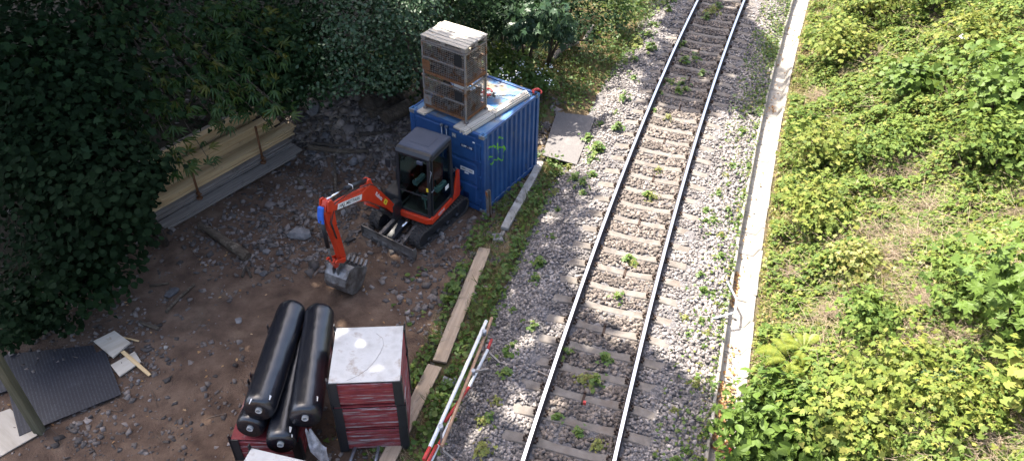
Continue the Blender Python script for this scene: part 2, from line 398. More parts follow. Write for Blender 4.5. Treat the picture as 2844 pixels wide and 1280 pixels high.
v = coords(nt, (1, 1, 12)); bp = nt.nodes.new('ShaderNodeBump'); bp.inputs['Strength'].default_value = .35; bp.inputs['Distance'].default_value = .012
nt.links.new(noi(nt, v, 3.5, 5), bp.inputs['Height']); nt.links.new(bp.outputs[0], b.inputs['Normal'])
m_clear = M('grey_plastic_scrap', [(.1, .1, .105), (.2, .2, .21), (.34, .34, .36)], 9, .35, bump=.5, bscale=12)
m_core = M('card_core', [(.45, .42, .38), (.55, .53, .5)], 6, .8, bump=.1)
m_rag = M('blue_rag', [(.02, .09, .42), (.04, .14, .55)], 6, .85, bump=.4, bscale=30)
m_glass, nt, b = base('cab_glass')
b.inputs['Base Color'].default_value = (.55, .68, .66, 1); b.inputs['Roughness'].default_value = .03; b.inputs['Transmission Weight'].default_value = 1.0; b.inputs['IOR'].default_value = 1.15; b.inputs['Specular IOR Level'].default_value = .9
m_int = M('cab_interior', [(.02, .022, .024), (.035, .037, .04)], 5, .7, bump=.1)
m_mint = M('control_pod_grey_green', [(.12, .2, .19), (.17, .27, .25)], 5, .55, bump=.05)
m_seat = M('seat_red_brown', [(.10, .02, .015), (.15, .03, .02)], 5, .8, bump=.1)
m_yel = M('warning_yellow', [(.75, .55, .03), (.8, .6, .05)], 5, .5, bump=0)
m_plate = M('white_decal', [(.72, .72, .7), (.78, .78, .76)], 12, .5, bump=0)
m_ink = M('black_ink', [(.015, .015, .015), (.02, .02, .02)], 5, .5, bump=0)
m_dplate = M('dark_blue_plate', [(.008, .018, .06), (.012, .025, .08)], 5, .4, bump=0)
m_brick = M('broken_brick', [(.2, .07, .05), (.28, .11, .08)], 8, .9, bump=.4)
m_straw = LEAF('dry_straw', [(.3, .22, .12), (.42, .33, .2), (.24, .16, .08)], .15, .8)
m_litter = LEAF('fallen_leaves', [(.3, .16, .06), (.42, .26, .11), (.22, .1, .04), (.5, .36, .2)], .15, .8)
m_stick = M('dead_twigs', [(.09, .065, .045), (.16, .12, .09)], 6, .9, bump=.3, island=.5)
m_twig = M('bramble_canes', [(.25, .18, .12), (.36, .29, .21)], 6, .85, bump=.1, island=.4)
m_lbank = LEAF('bank_leaves', [(.085, .125, .026), (.14, .18, .034), (.19, .22, .044), (.10, .145, .034), (.25, .245, .06), (.06, .10, .025)], .33, .6, .15)
m_lbr = LEAF('bramble_leaves', [(.06, .105, .022), (.10, .15, .03), (.145, .19, .04)], .3, .6, .15)
m_lyel = LEAF('yellow_green_leaves', [(.15, .18, .04), (.21, .22, .055), (.12, .15, .035), (.28, .22, .07)], .35, .5)
m_lverge = LEAF('verge_leaves', [(.05, .10, .015), (.085, .14, .022), (.06, .11, .02), (.13, .16, .03)], .3, .5)
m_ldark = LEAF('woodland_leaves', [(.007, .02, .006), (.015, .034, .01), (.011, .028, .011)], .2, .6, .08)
m_lshade = LEAF('shade_darkened_leaves', [(.004, .011, .004), (.008, .019, .007), (.006, .014, .005)], .15, .7, .06)  # leaf green darkened so the colour carries the wood's shade
m_lblu = LEAF('elder_leaves', [(.026, .06, .024), (.04, .078, .032), (.032, .068, .03)], .25, .42)
m_lches = LEAF('chestnut_leaves', [(.035, .08, .016), (.055, .11, .022), (.045, .095, .02), (.14, .14, .02)], .28, .4)
m_lhaz = LEAF('hazel_leaves', [(.014, .036, .013), (.026, .055, .02), (.02, .046, .015)], .2, .6, .08)
m_lbush = LEAF('glossy_bush_leaves', [(.055, .10, .016), (.08, .13, .022), (.10, .15, .028)], .25, .55, .2)
m_grass = LEAF('grass_blades', [(.07, .10, .02), (.11, .13, .03), (.17, .15, .05)], .25, .6)
m_fern = LEAF('fern_fronds', [(.13, .17, .02), (.19, .21, .03), (.1, .14, .02)], .35, .5)
m_flower = M('white_blossom', [(.7, .7, .66), (.78, .78, .74)], 5, .7, bump=0)
m_weed = LEAF('seedling_leaves', [(.06, .12, .018), (.09, .155, .025), (.13, .17, .03)], .32, .45)

# black film-faced plywood with faint diagonal print
def film_ply(name, c1, c2, rough):
    m, nt, b = base(name); v = coords(nt, (1, 1, 1))
    mp = nt.nodes.new('ShaderNodeMapping'); mp.inputs['Rotation'].default_value = (0, 0, math.radians(0)); nt.links.new(v, mp.inputs['Vector'])
    w = nt.nodes.new('ShaderNodeTexWave'); w.bands_direction = 'Y'; w.inputs['Scale'].default_value = 5.2; w.inputs['Distortion'].default_value = .25; w.inputs['Detail'].default_value = 1
    nt.links.new(mp.outputs[0], w.inputs['Vector'])
    mp2 = nt.nodes.new('ShaderNodeMapping'); mp2.inputs['Scale'].default_value = (22, 6, 1); nt.links.new(v, mp2.inputs['Vector'])
    f = ramp(nt, w.outputs[0], [(.55, (0, 0, 0)), (.75, (1, 1, 1))])
    g = ramp(nt, noi(nt, mp2.outputs[0], 2.0, 2), [(.42, (0, 0, 0)), (.56, (1, 1, 1))])
    f2 = mixc(nt, 1.0, f, g, 'MULTIPLY')
    c = mixc(nt, f2, c1, c2)
    d = ramp(nt, noi(nt, v, 1.7, 8, .7), [(.55, (0, 0, 0)), (.8, (.55, .55, .55))])
    c = mixc(nt, d, c, (c2[0] * 2, c2[1] * 2, c2[2] * 1.9))
    nt.links.new(c, b.inputs['Base Color']); b.inputs['Roughness'].default_value = rough
    bp = nt.nodes.new('ShaderNodeBump'); bp.inputs['Strength'].default_value = .25; bp.inputs['Distance'].default_value = .01
    nt.links.new(f2, bp.inputs['Height']); nt.links.new(bp.outputs[0], b.inputs['Normal'])
    return m
m_mat = film_ply('film_faced_plywood', (.014, .015, .021), (.034, .036, .045), .55)
m_mat2 = film_ply('weathered_film_plywood', (.095, .085, .082), (.14, .128, .122), .75)

TXT = {}
def text(name, s, size, mat, parent, T, depth=.001, font_w=1.0):
    cu = bpy.data.curves.new(name, 'FONT'); cu.body = s; cu.size = size; cu.extrude = depth; cu.align_x = 'CENTER'; cu.align_y = 'CENTER'; cu.resolution_u = 3
    cu.offset = size * .012
    o = bpy.data.objects.new(name, cu); COL.objects.link(o)
    dg = bpy.context.evaluated_depsgraph_get(); me = bpy.data.meshes.new_from_object(o.evaluated_get(dg))
    bpy.data.objects.remove(o)
    o = link(name, me, mat, parent); o.matrix_local = T; return o
def axes(o, x, y, z):
    x, y, z = Vector(x), Vector(y), Vector(z)
    return Matrix(((x[0], y[0], z[0], o[0]), (x[1], y[1], z[1], o[1]), (x[2], y[2], z[2], o[2]), (0, 0, 0, 1)))

def plank(name, label, cat, a, b, w, t, mat, group=None, up=(0, 0, 1), parent=None, rough=0.006, bevel=.004):
    """board from a to b, its own mesh with X along its length"""
    a, b = Vector(a), Vector(b); d = b - a; L = d.length; d.normalize()
    sd_ = Vector(up).cross(d).normalized(); u = d.cross(sd_)
    mb = MB(); n = max(2, int(L / .5)); vs = []
    for i in range(n + 1):
        x = -L / 2 + L * i / n
        j = [random.uniform(-rough, rough) for _ in range(3)]
        vs += [(x, -w / 2 + j[0], -t / 2 + j[2]), (x, w / 2 + j[1], -t / 2 + j[2]), (x, w / 2 + j[1], t / 2 + j[2]), (x, -w / 2 + j[0], t / 2 + j[2])]
    fs = [(0, 1, 2, 3), (4 * n + 3, 4 * n + 2, 4 * n + 1, 4 * n)]
    for i in range(n):
        for k in range(4): fs.append((4 * i + k, 4 * i + 4 + k, 4 * i + 4 + (k + 1) % 4, 4 * i + (k + 1) % 4))
    mb.add(vs, fs)
    o = mb.obj(name, mat, parent, bevel=bevel, seg=1)
    R = Matrix((d, sd_, u)).transposed().to_4x4(); o.matrix_local = Matrix.Translation((a + b) / 2) @ R
    if label: tag(o, label, cat, group)
    return o
def rock(name, label, loc, size, mat, seed, group=None, flat=.5, n=26, rz=0, cat='rock'):
    r = random.Random(seed); bm = bmesh.new()
    for _ in range(n):
        v = Vector((r.gauss(0, 1), r.gauss(0, 1), r.gauss(0, 1))).normalized() * r.uniform(.8, 1)
        bm.verts.new((v.x * size[0] / 2, v.y * size[1] / 2, v.z * size[2] / 2))
    bmesh.ops.convex_hull(bm, input=bm.verts)
    for v in [v for v in bm.verts if not v.link_faces]: bm.verts.remove(v)
    me = bpy.data.meshes.new(name); bm.to_mesh(me); bm.free()
    o = link(name, me, mat); o.location = loc; o.rotation_euler = (r.uniform(-.12, .12), r.uniform(-.12, .12), rz)
    b = o.modifiers.new('edge', 'BEVEL'); b.width = .012; b.segments = 1
    if label: tag(o, label, cat, group)
    return o
def log(name, label, pts, r, mat, cat='log', group=None, n=12, wob=.12, ends=True):
    """rough round timber along pts"""
    pts = [Vector(p) for p in pts]; o0 = sum(pts, Vector()) / len(pts); fine = []
    for a, b in zip(pts[:-1], pts[1:]):
        k = max(2, int((b - a).length / .12)); fine += [a.lerp(b, i / k) for i in range(k)]
    fine.append(pts[-1]); rs = r if isinstance(r, (list, tuple)) else (r, r)
    mb = MB(); N = len(fine)
    mb.tube([p - o0 for p in fine], [rs[0] + (rs[1] - rs[0]) * i / (N - 1) for i in range(N)], n)
    for i, v in enumerate(mb.v):
        q = v * 5; mb.v[i] = v + Vector((noise.noise(q), noise.noise(q + Vector((9, 0, 0))), noise.noise(q + Vector((0, 9, 0))))) * rs[0] * wob * 2
    o = mb.obj(name, mat, loc=o0)
    if label: tag(o, label, cat, group)
    return o

# ================================================================== SETTING
def grid_mesh(name, us, vs, f, mat, smooth=True):
    nu, nv = len(us), len(vs)
    V = np.array([f(u, v) for v in vs for u in us])
    idx = np.arange(nu * nv).reshape(nv, nu)
    F = np.stack([idx[:-1, :-1], idx[:-1, 1:], idx[1:, 1:], idx[1:, :-1]], -1).reshape(-1, 4)
    return struct(np_mesh(name, V, F, mat, smooth=smooth))
def spaced(lo, a, b, hi, fine, k=1.45):
    r = list(np.arange(a, b + 1e-6, fine)); s_ = fine; x = b
    while x < hi: s_ *= k; x += s_; r.append(x)
    s_ = fine; x = a; l = []
    while x > lo: s_ *= k; x -= s_; l.append(x)
    return np.array(l[::-1] + r)

gx = spaced(-220, -17, -1.4, 220, .11); gy = spaced(-120, 4.5, 24, 260, .12)
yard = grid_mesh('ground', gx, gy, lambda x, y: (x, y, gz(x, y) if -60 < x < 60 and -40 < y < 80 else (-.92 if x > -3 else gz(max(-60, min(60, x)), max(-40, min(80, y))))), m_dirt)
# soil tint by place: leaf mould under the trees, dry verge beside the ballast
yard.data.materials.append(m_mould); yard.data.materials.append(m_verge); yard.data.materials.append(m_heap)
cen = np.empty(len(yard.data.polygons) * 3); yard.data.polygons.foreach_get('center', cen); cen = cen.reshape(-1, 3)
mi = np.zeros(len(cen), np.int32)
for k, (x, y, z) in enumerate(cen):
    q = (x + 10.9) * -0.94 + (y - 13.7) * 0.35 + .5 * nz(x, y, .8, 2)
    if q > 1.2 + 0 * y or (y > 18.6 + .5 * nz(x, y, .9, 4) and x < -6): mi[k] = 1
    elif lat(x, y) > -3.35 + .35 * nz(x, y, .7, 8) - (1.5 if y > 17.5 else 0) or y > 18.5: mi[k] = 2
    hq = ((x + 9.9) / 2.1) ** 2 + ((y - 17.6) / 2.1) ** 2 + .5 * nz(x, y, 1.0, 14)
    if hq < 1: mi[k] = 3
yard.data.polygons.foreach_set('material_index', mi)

BP = [(-2.75, -.60), (-2.35, -.40), (-1.95, -.2), (-1.6, -.07), (-1.3, -.035), (-.9, -.05), (-.5, -.05), (0, -.055), (.5, -.05), (.9, -.05), (1.3, -.035), (1.65, -.05), (2.0, -.1), (2.28, -.16)]
def bz(l): return float(np.interp(l, [p[0] for p in BP], [p[1] for p in BP]))
def TP(l, y, z): return Vector((xc(y) + l, y - l * th(y), z))
ballast = grid_mesh('ballast_bed', np.linspace(-2.75, 2.28, 58), spaced(-30, 5, 34, 110, .1), lambda l, y: tuple(TP(l, y, bz(l) + .03 * nz(l, y, 3, 1) + .02 * nz(l, y, 8, 2))), m_balb)
hill = grid_mesh('hillside', np.concatenate([np.linspace(2.84, 9, 56), np.linspace(9.2, 60, 40)]), spaced(-40, 4, 34, 110, .14), lambda l, y: (xc(y) + l, y - l * th(y), bankz(xc(y) + l, y) if l > 2.95 else -.16), m_bank)

# ------------------------------------------------------------------ ballast stones
n = 52000
y = rng.uniform(6.2, 33.5, n); l = rng.uniform(-2.62, 2.27, n)
keep = np.ones(n, bool)
slp_y0, slp_d = 12.54, .6036
ph = ((y - slp_y0) / slp_d) % 1; near = np.minimum(ph, 1 - ph) * slp_d
keep &= ~((np.abs(l) < 1.3) & (near < .125))
keep &= ~((np.abs(np.abs(l) - .753) < .085))
edge = np.array([.5 * nz(a, b, .8, 5) for a, b in zip(l, y)])
keep &= ~((l < -2.3 + .35 * edge) & (rng.random(n) < .75))
y, l = y[keep], l[keep]; n = len(y)
z = np.interp(l, [p[0] for p in BP], [p[1] for p in BP]) + rng.uniform(-.006, .022, n)
x = -1.334 + .0023 * (y - 12) ** 2 + l
pos = np.stack([x, y - l * .0046 * (y - 12), z], 1)
sc = rng.uniform(.033, .063, n)[:, None] * rng.uniform(.8, 1.25, (n, 3))
sc *= (1 + .25 * ((l > 1.5) | (np.abs(l) < .7)))[:, None]
bed = np.abs(l) < .74 + rng.normal(0, .04, n)
stuff(scatter('ballast_gravel', STONES, pos[~bed], np.tile([0, 0, 1.0], ((~bed).sum(), 1)), sc[~bed], m_stone, tilt=.5), 'grey crushed stone ballast outside the rails', 'ballast')
stuff(scatter('ballast_gravel', STONES, pos[bed], np.tile([0, 0, 1.0], (bed.sum(), 1)), sc[bed], m_stoneb, tilt=.5), 'brown stained crushed stone ballast between the rails', 'ballast')

# ------------------------------------------------------------------ railway track
track = thing('railway_track', 'single railway line of two steel rails on concrete sleepers', 'railway track', (0, 0, 0))
ys = np.concatenate([np.arange(-20, 5, 2.5), np.arange(5, 36, .6), np.arange(36, 100, 3)])
RS = [(-.062, .02), (.062, .02), (.062, .032), (.012, .048), (.009, .135), (.035, .15), (.035, .174), (.03, .182), (-.03, .182), (-.035, .174), (-.035, .15), (-.009, .135), (-.012, .048), (-.062, .032)]
for s_ in (-1, 1):
    mb = MB(); k = len(RS); vs = []
    for yy in ys: vs += [TP(s_ * .753 + a, yy, b) for a, b in RS]
    mb.add(vs, [(i * k + j, i * k + (j + 1) % k, (i + 1) * k + (j + 1) % k, (i + 1) * k + j) for i in range(len(ys) - 1) for j in range(k)])
    for q in range(len(mb.m)): mb.m[q] = 1 if q % k in (6, 7, 8) else 0
    mb.obj('rail', [m_rail, m_railtop], track)
# sleeper mesh: X along its length, top at 0
SX = [(-1.3, .13, .15, -.05), (-1.28, .115, .15, -.035), (-.95, .1, .15, -.004), (-.56, .1, .15, -.004), (-.3, .085, .125, -.03), (.3, .085, .125, -.03), (.56, .1, .15, -.004), (.95, .1, .15, -.004), (1.28, .115, .15, -.035), (1.3, .13, .15, -.05)]
mb = MB(); vs = []
for X, wt, wb, zt in SX: vs += [(X, -wb, -.22), (X, wb, -.22), (X, wb - .01, -.12), (X, wt, zt - .012), (X, wt - .012, zt), (X, -wt + .012, zt), (X, -wt, zt - .012), (X, -wb + .01, -.12)]
fs = [tuple(range(8)), tuple(reversed(range(72, 80)))]
for i in range(9):
    for k in range(8): fs.append((8 * i + k, 8 * i + (k + 1) % 8, 8 * i + 8 + (k + 1) % 8, 8 * i + 8 + k))
slp_me = mb.add(vs, fs).mesh('sleeper'); slp_me.materials.append(m_slp)
mb = MB()
for s_ in (-1, 1):
    mb.box((0, s_ * .05, .022), (.05, .022, .03))
    mb.tube([(-.055, s_ * .055, .02), (-.035, s_ * .085, .04), (.0, s_ * .04, .045), (.035, s_ * .085, .04)], .009, 5)
mb.tube([(.03, 0, .01), (.03, 0, .06)], .02, 6)
clip_me = mb.mesh('rail_clip'); clip_me.materials.append(m_clip)
mb = MB().box((0, 0, .0), (.05, .34, .012)).box((0, -.16, -.05), (.05, .012, .1)).box((0, .16, -.05), (.05, .012, .1)).box((0, -.165, .03), (.03, .01, .06)).tube([(0, .1, 0), (0, .1, .05)], .02, 6)
anch_me = mb.mesh('sleeper_anchor'); anch_me.materials.append(m_clip)
anch_red = anch_me.copy(); anch_red.materials.clear(); anch_red.materials.append(m_redp)
for i in range(-36, 13):
    yy = slp_y0 - i * slp_d
    s_ = bpy.data.objects.new('sleeper', slp_me); COL.objects.link(s_); s_.parent = track
    s_.location = TP(random.uniform(-.02, .02), yy, random.uniform(-.006, .004)); s_.rotation_euler = (0, 0, -th(yy) + random.uniform(-.012, .012))
    if -34 < i < 12:
        for a in (-.753, .753):
            for d in (-1, 1):
                c = bpy.data.objects.new('rail_clip', clip_me); COL.objects.link(c); c.parent = s_; c.location = (a + d * .095, 0, .0); c.rotation_euler = (0, 0, 0 if d > 0 else PI)
    if i % 3 == 2 and i > -22:
        c = bpy.data.objects.new('sleeper_anchor', anch_me); COL.objects.link(c); c.parent = s_; c.location = (random.uniform(-.05, .05), 0, -.018)
        if i == 5:
            b_ = MB().box((0, -.16, .045), (.05, .05, .07)).obj('anchor_tip', m_redp, s_, loc=(0, 0, 0))

# ------------------------------------------------------------------ drainage channel of precast troughs
chan = thing('drainage_channel', 'pale concrete drainage trough along the foot of the green bank', 'drain')
CP = [(2.27, -.1), (2.33, -.1), (2.36, -.34), (2.70, -.345), (2.80, -.1), (2.87, -.1), (2.87, -.45), (2.27, -.45)]
ch_me = []
for k in range(3):
    mb = MB(); L = .782
    mb.prism([(a - 2.57 + random.uniform(-.004, .004), b) for a, b in CP], -L / 2, L / 2, 'y')
    me = mb.mesh('channel_segment'); me.materials.append(m_conc); ch_me.append(me)
yy = 4.2; k = 0
while yy < 36:
    s_ = bpy.data.objects.new('channel_segment', ch_me[k % 3]); COL.objects.link(s_); s_.parent = chan
    s_.location = TP(2.57 + random.uniform(-.012, .012), yy, random.uniform(-.01, .01)); s_.rotation_euler = (random.uniform(-.006, .006), 0, -th(yy) + random.uniform(-.01, .01))
    bv = s_.modifiers.new('edge', 'BEVEL'); bv.width = .014; bv.segments = 1
    yy += .8; k += 1
# fallen leaves in the trough
pts, sc = [], []
for (y0, y1, nn, a, b) in ((9.3, 10.9, 420, 2.38, 2.69), (10.9, 12, 60, 2.4, 2.69), (8, 9.3, 70, 2.4, 2.7), (13.1, 14.3, 130, 2.36, 2.46), (14, 30, 90, 2.38, 2.69), (21.6, 22, 30, 2.4, 2.6)):
    for _ in range(nn):
        t = random.uniform(y0, y1); pts.append(TP(random.uniform(a, b), t, random.uniform(-.335, -.30))); sc.append(random.uniform(.035, .075))
stuff(scatter('fallen_leaves', [OVATE, ROUND], pts, np.tile([0, 0, 1.0], (len(pts), 1)), np.array(sc), m_litter, tilt=.5), 'brown fallen leaves lying in the drainage trough', 'leaves')
for k, (px, py) in enumerate(((1848, 800), (1838, 1001), (1832, 1020), (1846, 1038), (1830, 1060))):
    p = P(px, py, -.32); rock('loose_stone', 'small grey stone fallen into the pale trough', p, (.09, .07, .06), m_rock, 300 + k, 'stones in the trough', cat='stone')

# ------------------------------------------------------------------ yard rubble
def in_heap(x, y): return ((x + 9.9) / 2.2) ** 2 + ((y - 17.5) / 2.2) ** 2 + .4 * nz(x, y, 1.0, 14) < 1 and not (-7.6 < x and 14 < y < 18)
pts, sc = [], []
def dens(x, y):
    q = (x + 10.9) * -0.94 + (y - 13.7) * 0.35
    d = .10 + .7 * max(0, nz(x, y, .55, 31)) + .5 * max(0, nz(x, y, 1.4, 33))
    d += .8 * math.exp(-(((x + 10) / 2.1) ** 2 + ((y - 17.3) / 2.2) ** 2)) + .75 * math.exp(-(((x + 9.2) / 1.5) ** 2 + ((y - 12.2) / 1.4) ** 2))
    d += .5 * math.exp(-(((x + 5.2) / .7) ** 2 + ((y - 13.0) / 1.0) ** 2))
    d -= .45 * math.exp(-(((x + 7.3) / 2.0) ** 2 + ((y - 10.2) / 1.6) ** 2))
    if q > 1.5: d *= .3
    return d
while len(pts) < 10000:
    x_, y_ = random.uniform(-15.5, -4.2), random.uniform(5, 20.5)
    if random.random() < dens(x_, y_):
        s_ = .022 + .06 * random.random() ** 2.6 + (.05 * random.random() ** 2 if y_ > 15 else 0) + (.06 * random.random() if random.random() < .05 else 0)
        if y_ < 11: s_ *= .75
        pts.append((x_, y_, gz(x_, y_) + s_ * .1)); sc.append(s_ * 1.5)
sc = np.array(sc)[:, None] * rng.uniform(.6, 1.4, (len(sc), 3))
stuff(scatter('slate_rubble', SLATES + STONES[:3], pts, np.tile([0, 0, 1.0], (len(pts), 1)), sc, m_slate, tilt=.35), 'broken slate and stone chips strewn over the brown yard', 'rubble')
pts, sc = [], []
while len(pts) < 1000:
    x_, y_ = random.gauss(-9.9, 1.1), random.gauss(17.5, 1.1)
    if in_heap(x_, y_): s_ = .03 + .11 * random.random() ** 3; pts.append((x_, y_, gz(x_, y_) + s_ * .1)); sc.append(s_ * 1.5)
sc = np.array(sc)[:, None] * rng.uniform(.6, 1.4, (len(sc), 3))
stuff(scatter('heap_rubble', SLATES + STONES[:2], pts, np.tile([0, 0, 1.0], (len(pts), 1)), sc, m_slatel, tilt=.4), 'pale grey slate rubble covering the heap behind the excavator', 'rubble')
pts = []
for _ in range(900):
    x_, y_ = random.uniform(-15, -4.6), random.uniform(6, 20)
    if random.random() < dens(x_, y_) + .1: pts.append((x_, y_, gz(x_, y_) + .015))
n = len(pts)
stuff(scatter('twig_litter', [STICK], pts, np.tile([0, 0, 1.0], (n, 1)), rng.uniform(.1, .5, n)[:, None] * np.array([[1, 1.2, 1.2]]), m_stick, tilt=.12), 'thin broken twigs littering the brown earth', 'twigs')
pts = [(x_, y_, gz(x_, y_) + .012) for x_, y_ in zip(rng.uniform(-13, -4.6, 260), rng.uniform(6, 19, 260))]
stuff(scatter('leaf_litter', [OVATE, TRI2], pts, np.tile([0, 0, 1.0], (len(pts), 1)), rng.uniform(.03, .08, len(pts)), m_litter, tilt=.3), 'scattered dry leaves on the brown yard', 'leaves')

# ================================================================== YARD OBJECTS
# ------------------------------------------------------------------ shipping container
CW, CL, CH = 2.2, 2.42, 2.25
CROT = -.291
def CP3(x, y, z): return Vector((-5.05, 14.55, -.40)) + Matrix.Rotation(CROT, 3, 'Z') @ Vector((x, y, z))
cont = thing('shipping_container', 'small blue steel shipping container with green graffiti on its ribbed side', 'container', (-5.05, 14.55, -.40), CROT)
def casting():
    mb = MB(); h = .105; w = .15; l = .16
    for sx in (-1, 1): mb.box((sx * (w / 2 - .0225), 0, 0), (.045, l, h))
    for sy in (-1, 1): mb.box((0, sy * (l / 2 - .02), 0), (w - .092, .04, h - .002))
    mb.box((0, 0, -h / 2 + .012), (w - .092, l - .082, .02), mi=1)
    return mb
cme = casting().mesh('corner_casting'); cme.materials.append(m_bluer); cme.materials.append(m_ink)
for x in (-.075, -CW + .075):
    for y in (.08, CL - .08):
        for z in (.055, CH - .05):
            o = bpy.data.objects.new('corner_casting', cme); COL.objects.link(o); o.parent = cont; o.location = (x, y, z)
            b = o.modifiers.new('edge', 'BEVEL'); b.width = .008; b.segments = 1
for x in (-.055, -CW + .055):
    for y in (.06, CL - .06):
        MB().box((x, y, CH / 2), (.1, .1, CH - .22)).obj('corner_post', m_blue, cont, bevel=.008)
for x in (-.04, -CW + .04):
    MB().box((x, CL / 2, CH - .045), (.06, CL - .33, .07)).obj('top_rail', m_blue, cont, bevel=.006)
    MB().box((x, CL / 2, .09), (.07, CL - .33, .12)).obj('bottom_rail', m_blue, cont, bevel=.006)
for y in (.05, CL - .05):
    MB().box((-CW / 2, y, CH - .05), (CW - .31, .08, .09)).obj('header_beam', m_blue, cont, bevel=.006)
    MB().box((-CW / 2, y, .08), (CW - .31, .09, .12)).obj('sill_beam', m_blue, cont, bevel=.006)
PIT_ = .2
def corr(y):
    t = ((y - .14) / PIT_) % 1
    return -.010 - .046 * (0 if t < .36 else (t - .36) / .14 if t < .5 else 1 if t < .86 else 1 - (t - .86) / .14)
def corr_panel(name, side, mat):
    ysx = [.11]; k = 0
    while True:
        b_ = .14 + k * PIT_
        for t in (0, .36, .5, .86):
            yy = b_ + t * PIT_
            if .12 < yy < CL - .12: ysx.append(yy)
        k += 1
        if b_ > CL: break
    ysx.append(CL - .11); mb = MB(); n = len(ysx); vs = []
    for yy in ysx:
        x = corr(yy) if side > 0 else -CW - corr(yy)
        for dx in (0, -side * .003): vs += [(x + dx, yy, .15), (x + dx, yy, CH - .08)]
    for i in range(n - 1): mb.f.append((4 * i, 4 * i + 4, 4 * i + 5, 4 * i + 1)); mb.f.append((4 * i + 2, 4 * i + 3, 4 * i + 7, 4 * i + 6))
    mb.v = [Vector(v) for v in vs]; mb.m = [0] * len(mb.f); mb.sm = [False] * len(mb.f)
    return mb.obj(name, mat, cont)
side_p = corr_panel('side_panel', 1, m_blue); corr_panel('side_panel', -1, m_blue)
MB().box((-CW / 2, CL - .07, CH / 2), (CW - .22, .02, CH - .28)).obj('end_panel', m_blue, cont)
mb = MB(); nx_, ny_ = 26, 30; vs = []
for j in range(ny_):
    for i in range(nx_):
        x = -.07 - (CW - .14) * i / (nx_ - 1); y = .09 + (CL - .18) * j / (ny_ - 1)
        z = CH - .028 - .012 * math.sin(PI * i / (nx_ - 1)) * math.sin(PI * j / (ny_ - 1)) * nz(x, y, 1.2, 4) - (.010 if (j // 3) % 2 and 1 < i < nx_ - 2 else 0)
        vs.append((x, y, z))
mb.add(vs, [(j * nx_ + i, j * nx_ + i + 1, j * nx_ + nx_ + i + 1, j * nx_ + nx_ + i) for j in range(ny_ - 1) for i in range(nx_ - 1)])
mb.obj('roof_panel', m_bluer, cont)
MB().box((-CW / 2, CL / 2, .13), (CW - .2, CL - .2, .03)).obj('floor_panel', m_blue, cont)
# scalloped chipped paint along the bottom rail
mb = MB()
for k in range(8):
    y0 = .3 + k * .25; vs = [(-.0035, y0 + .1 * math.cos(a), .115 + .06 * math.sin(a) * (1 + .2 * math.cos(3 * a))) for a in [PI * i / 8 for i in range(9)]]
    vs2 = [(-.0035, v[1] * .98 + y0 * .02, .115 + (v[2] - .115) * .72) for v in vs]
    mb.add(vs + vs2, [(i, i + 1, i + 10, i + 9) for i in range(8)])
o = mb.obj('chipped_edge', m_chip, cont); stuff(o)
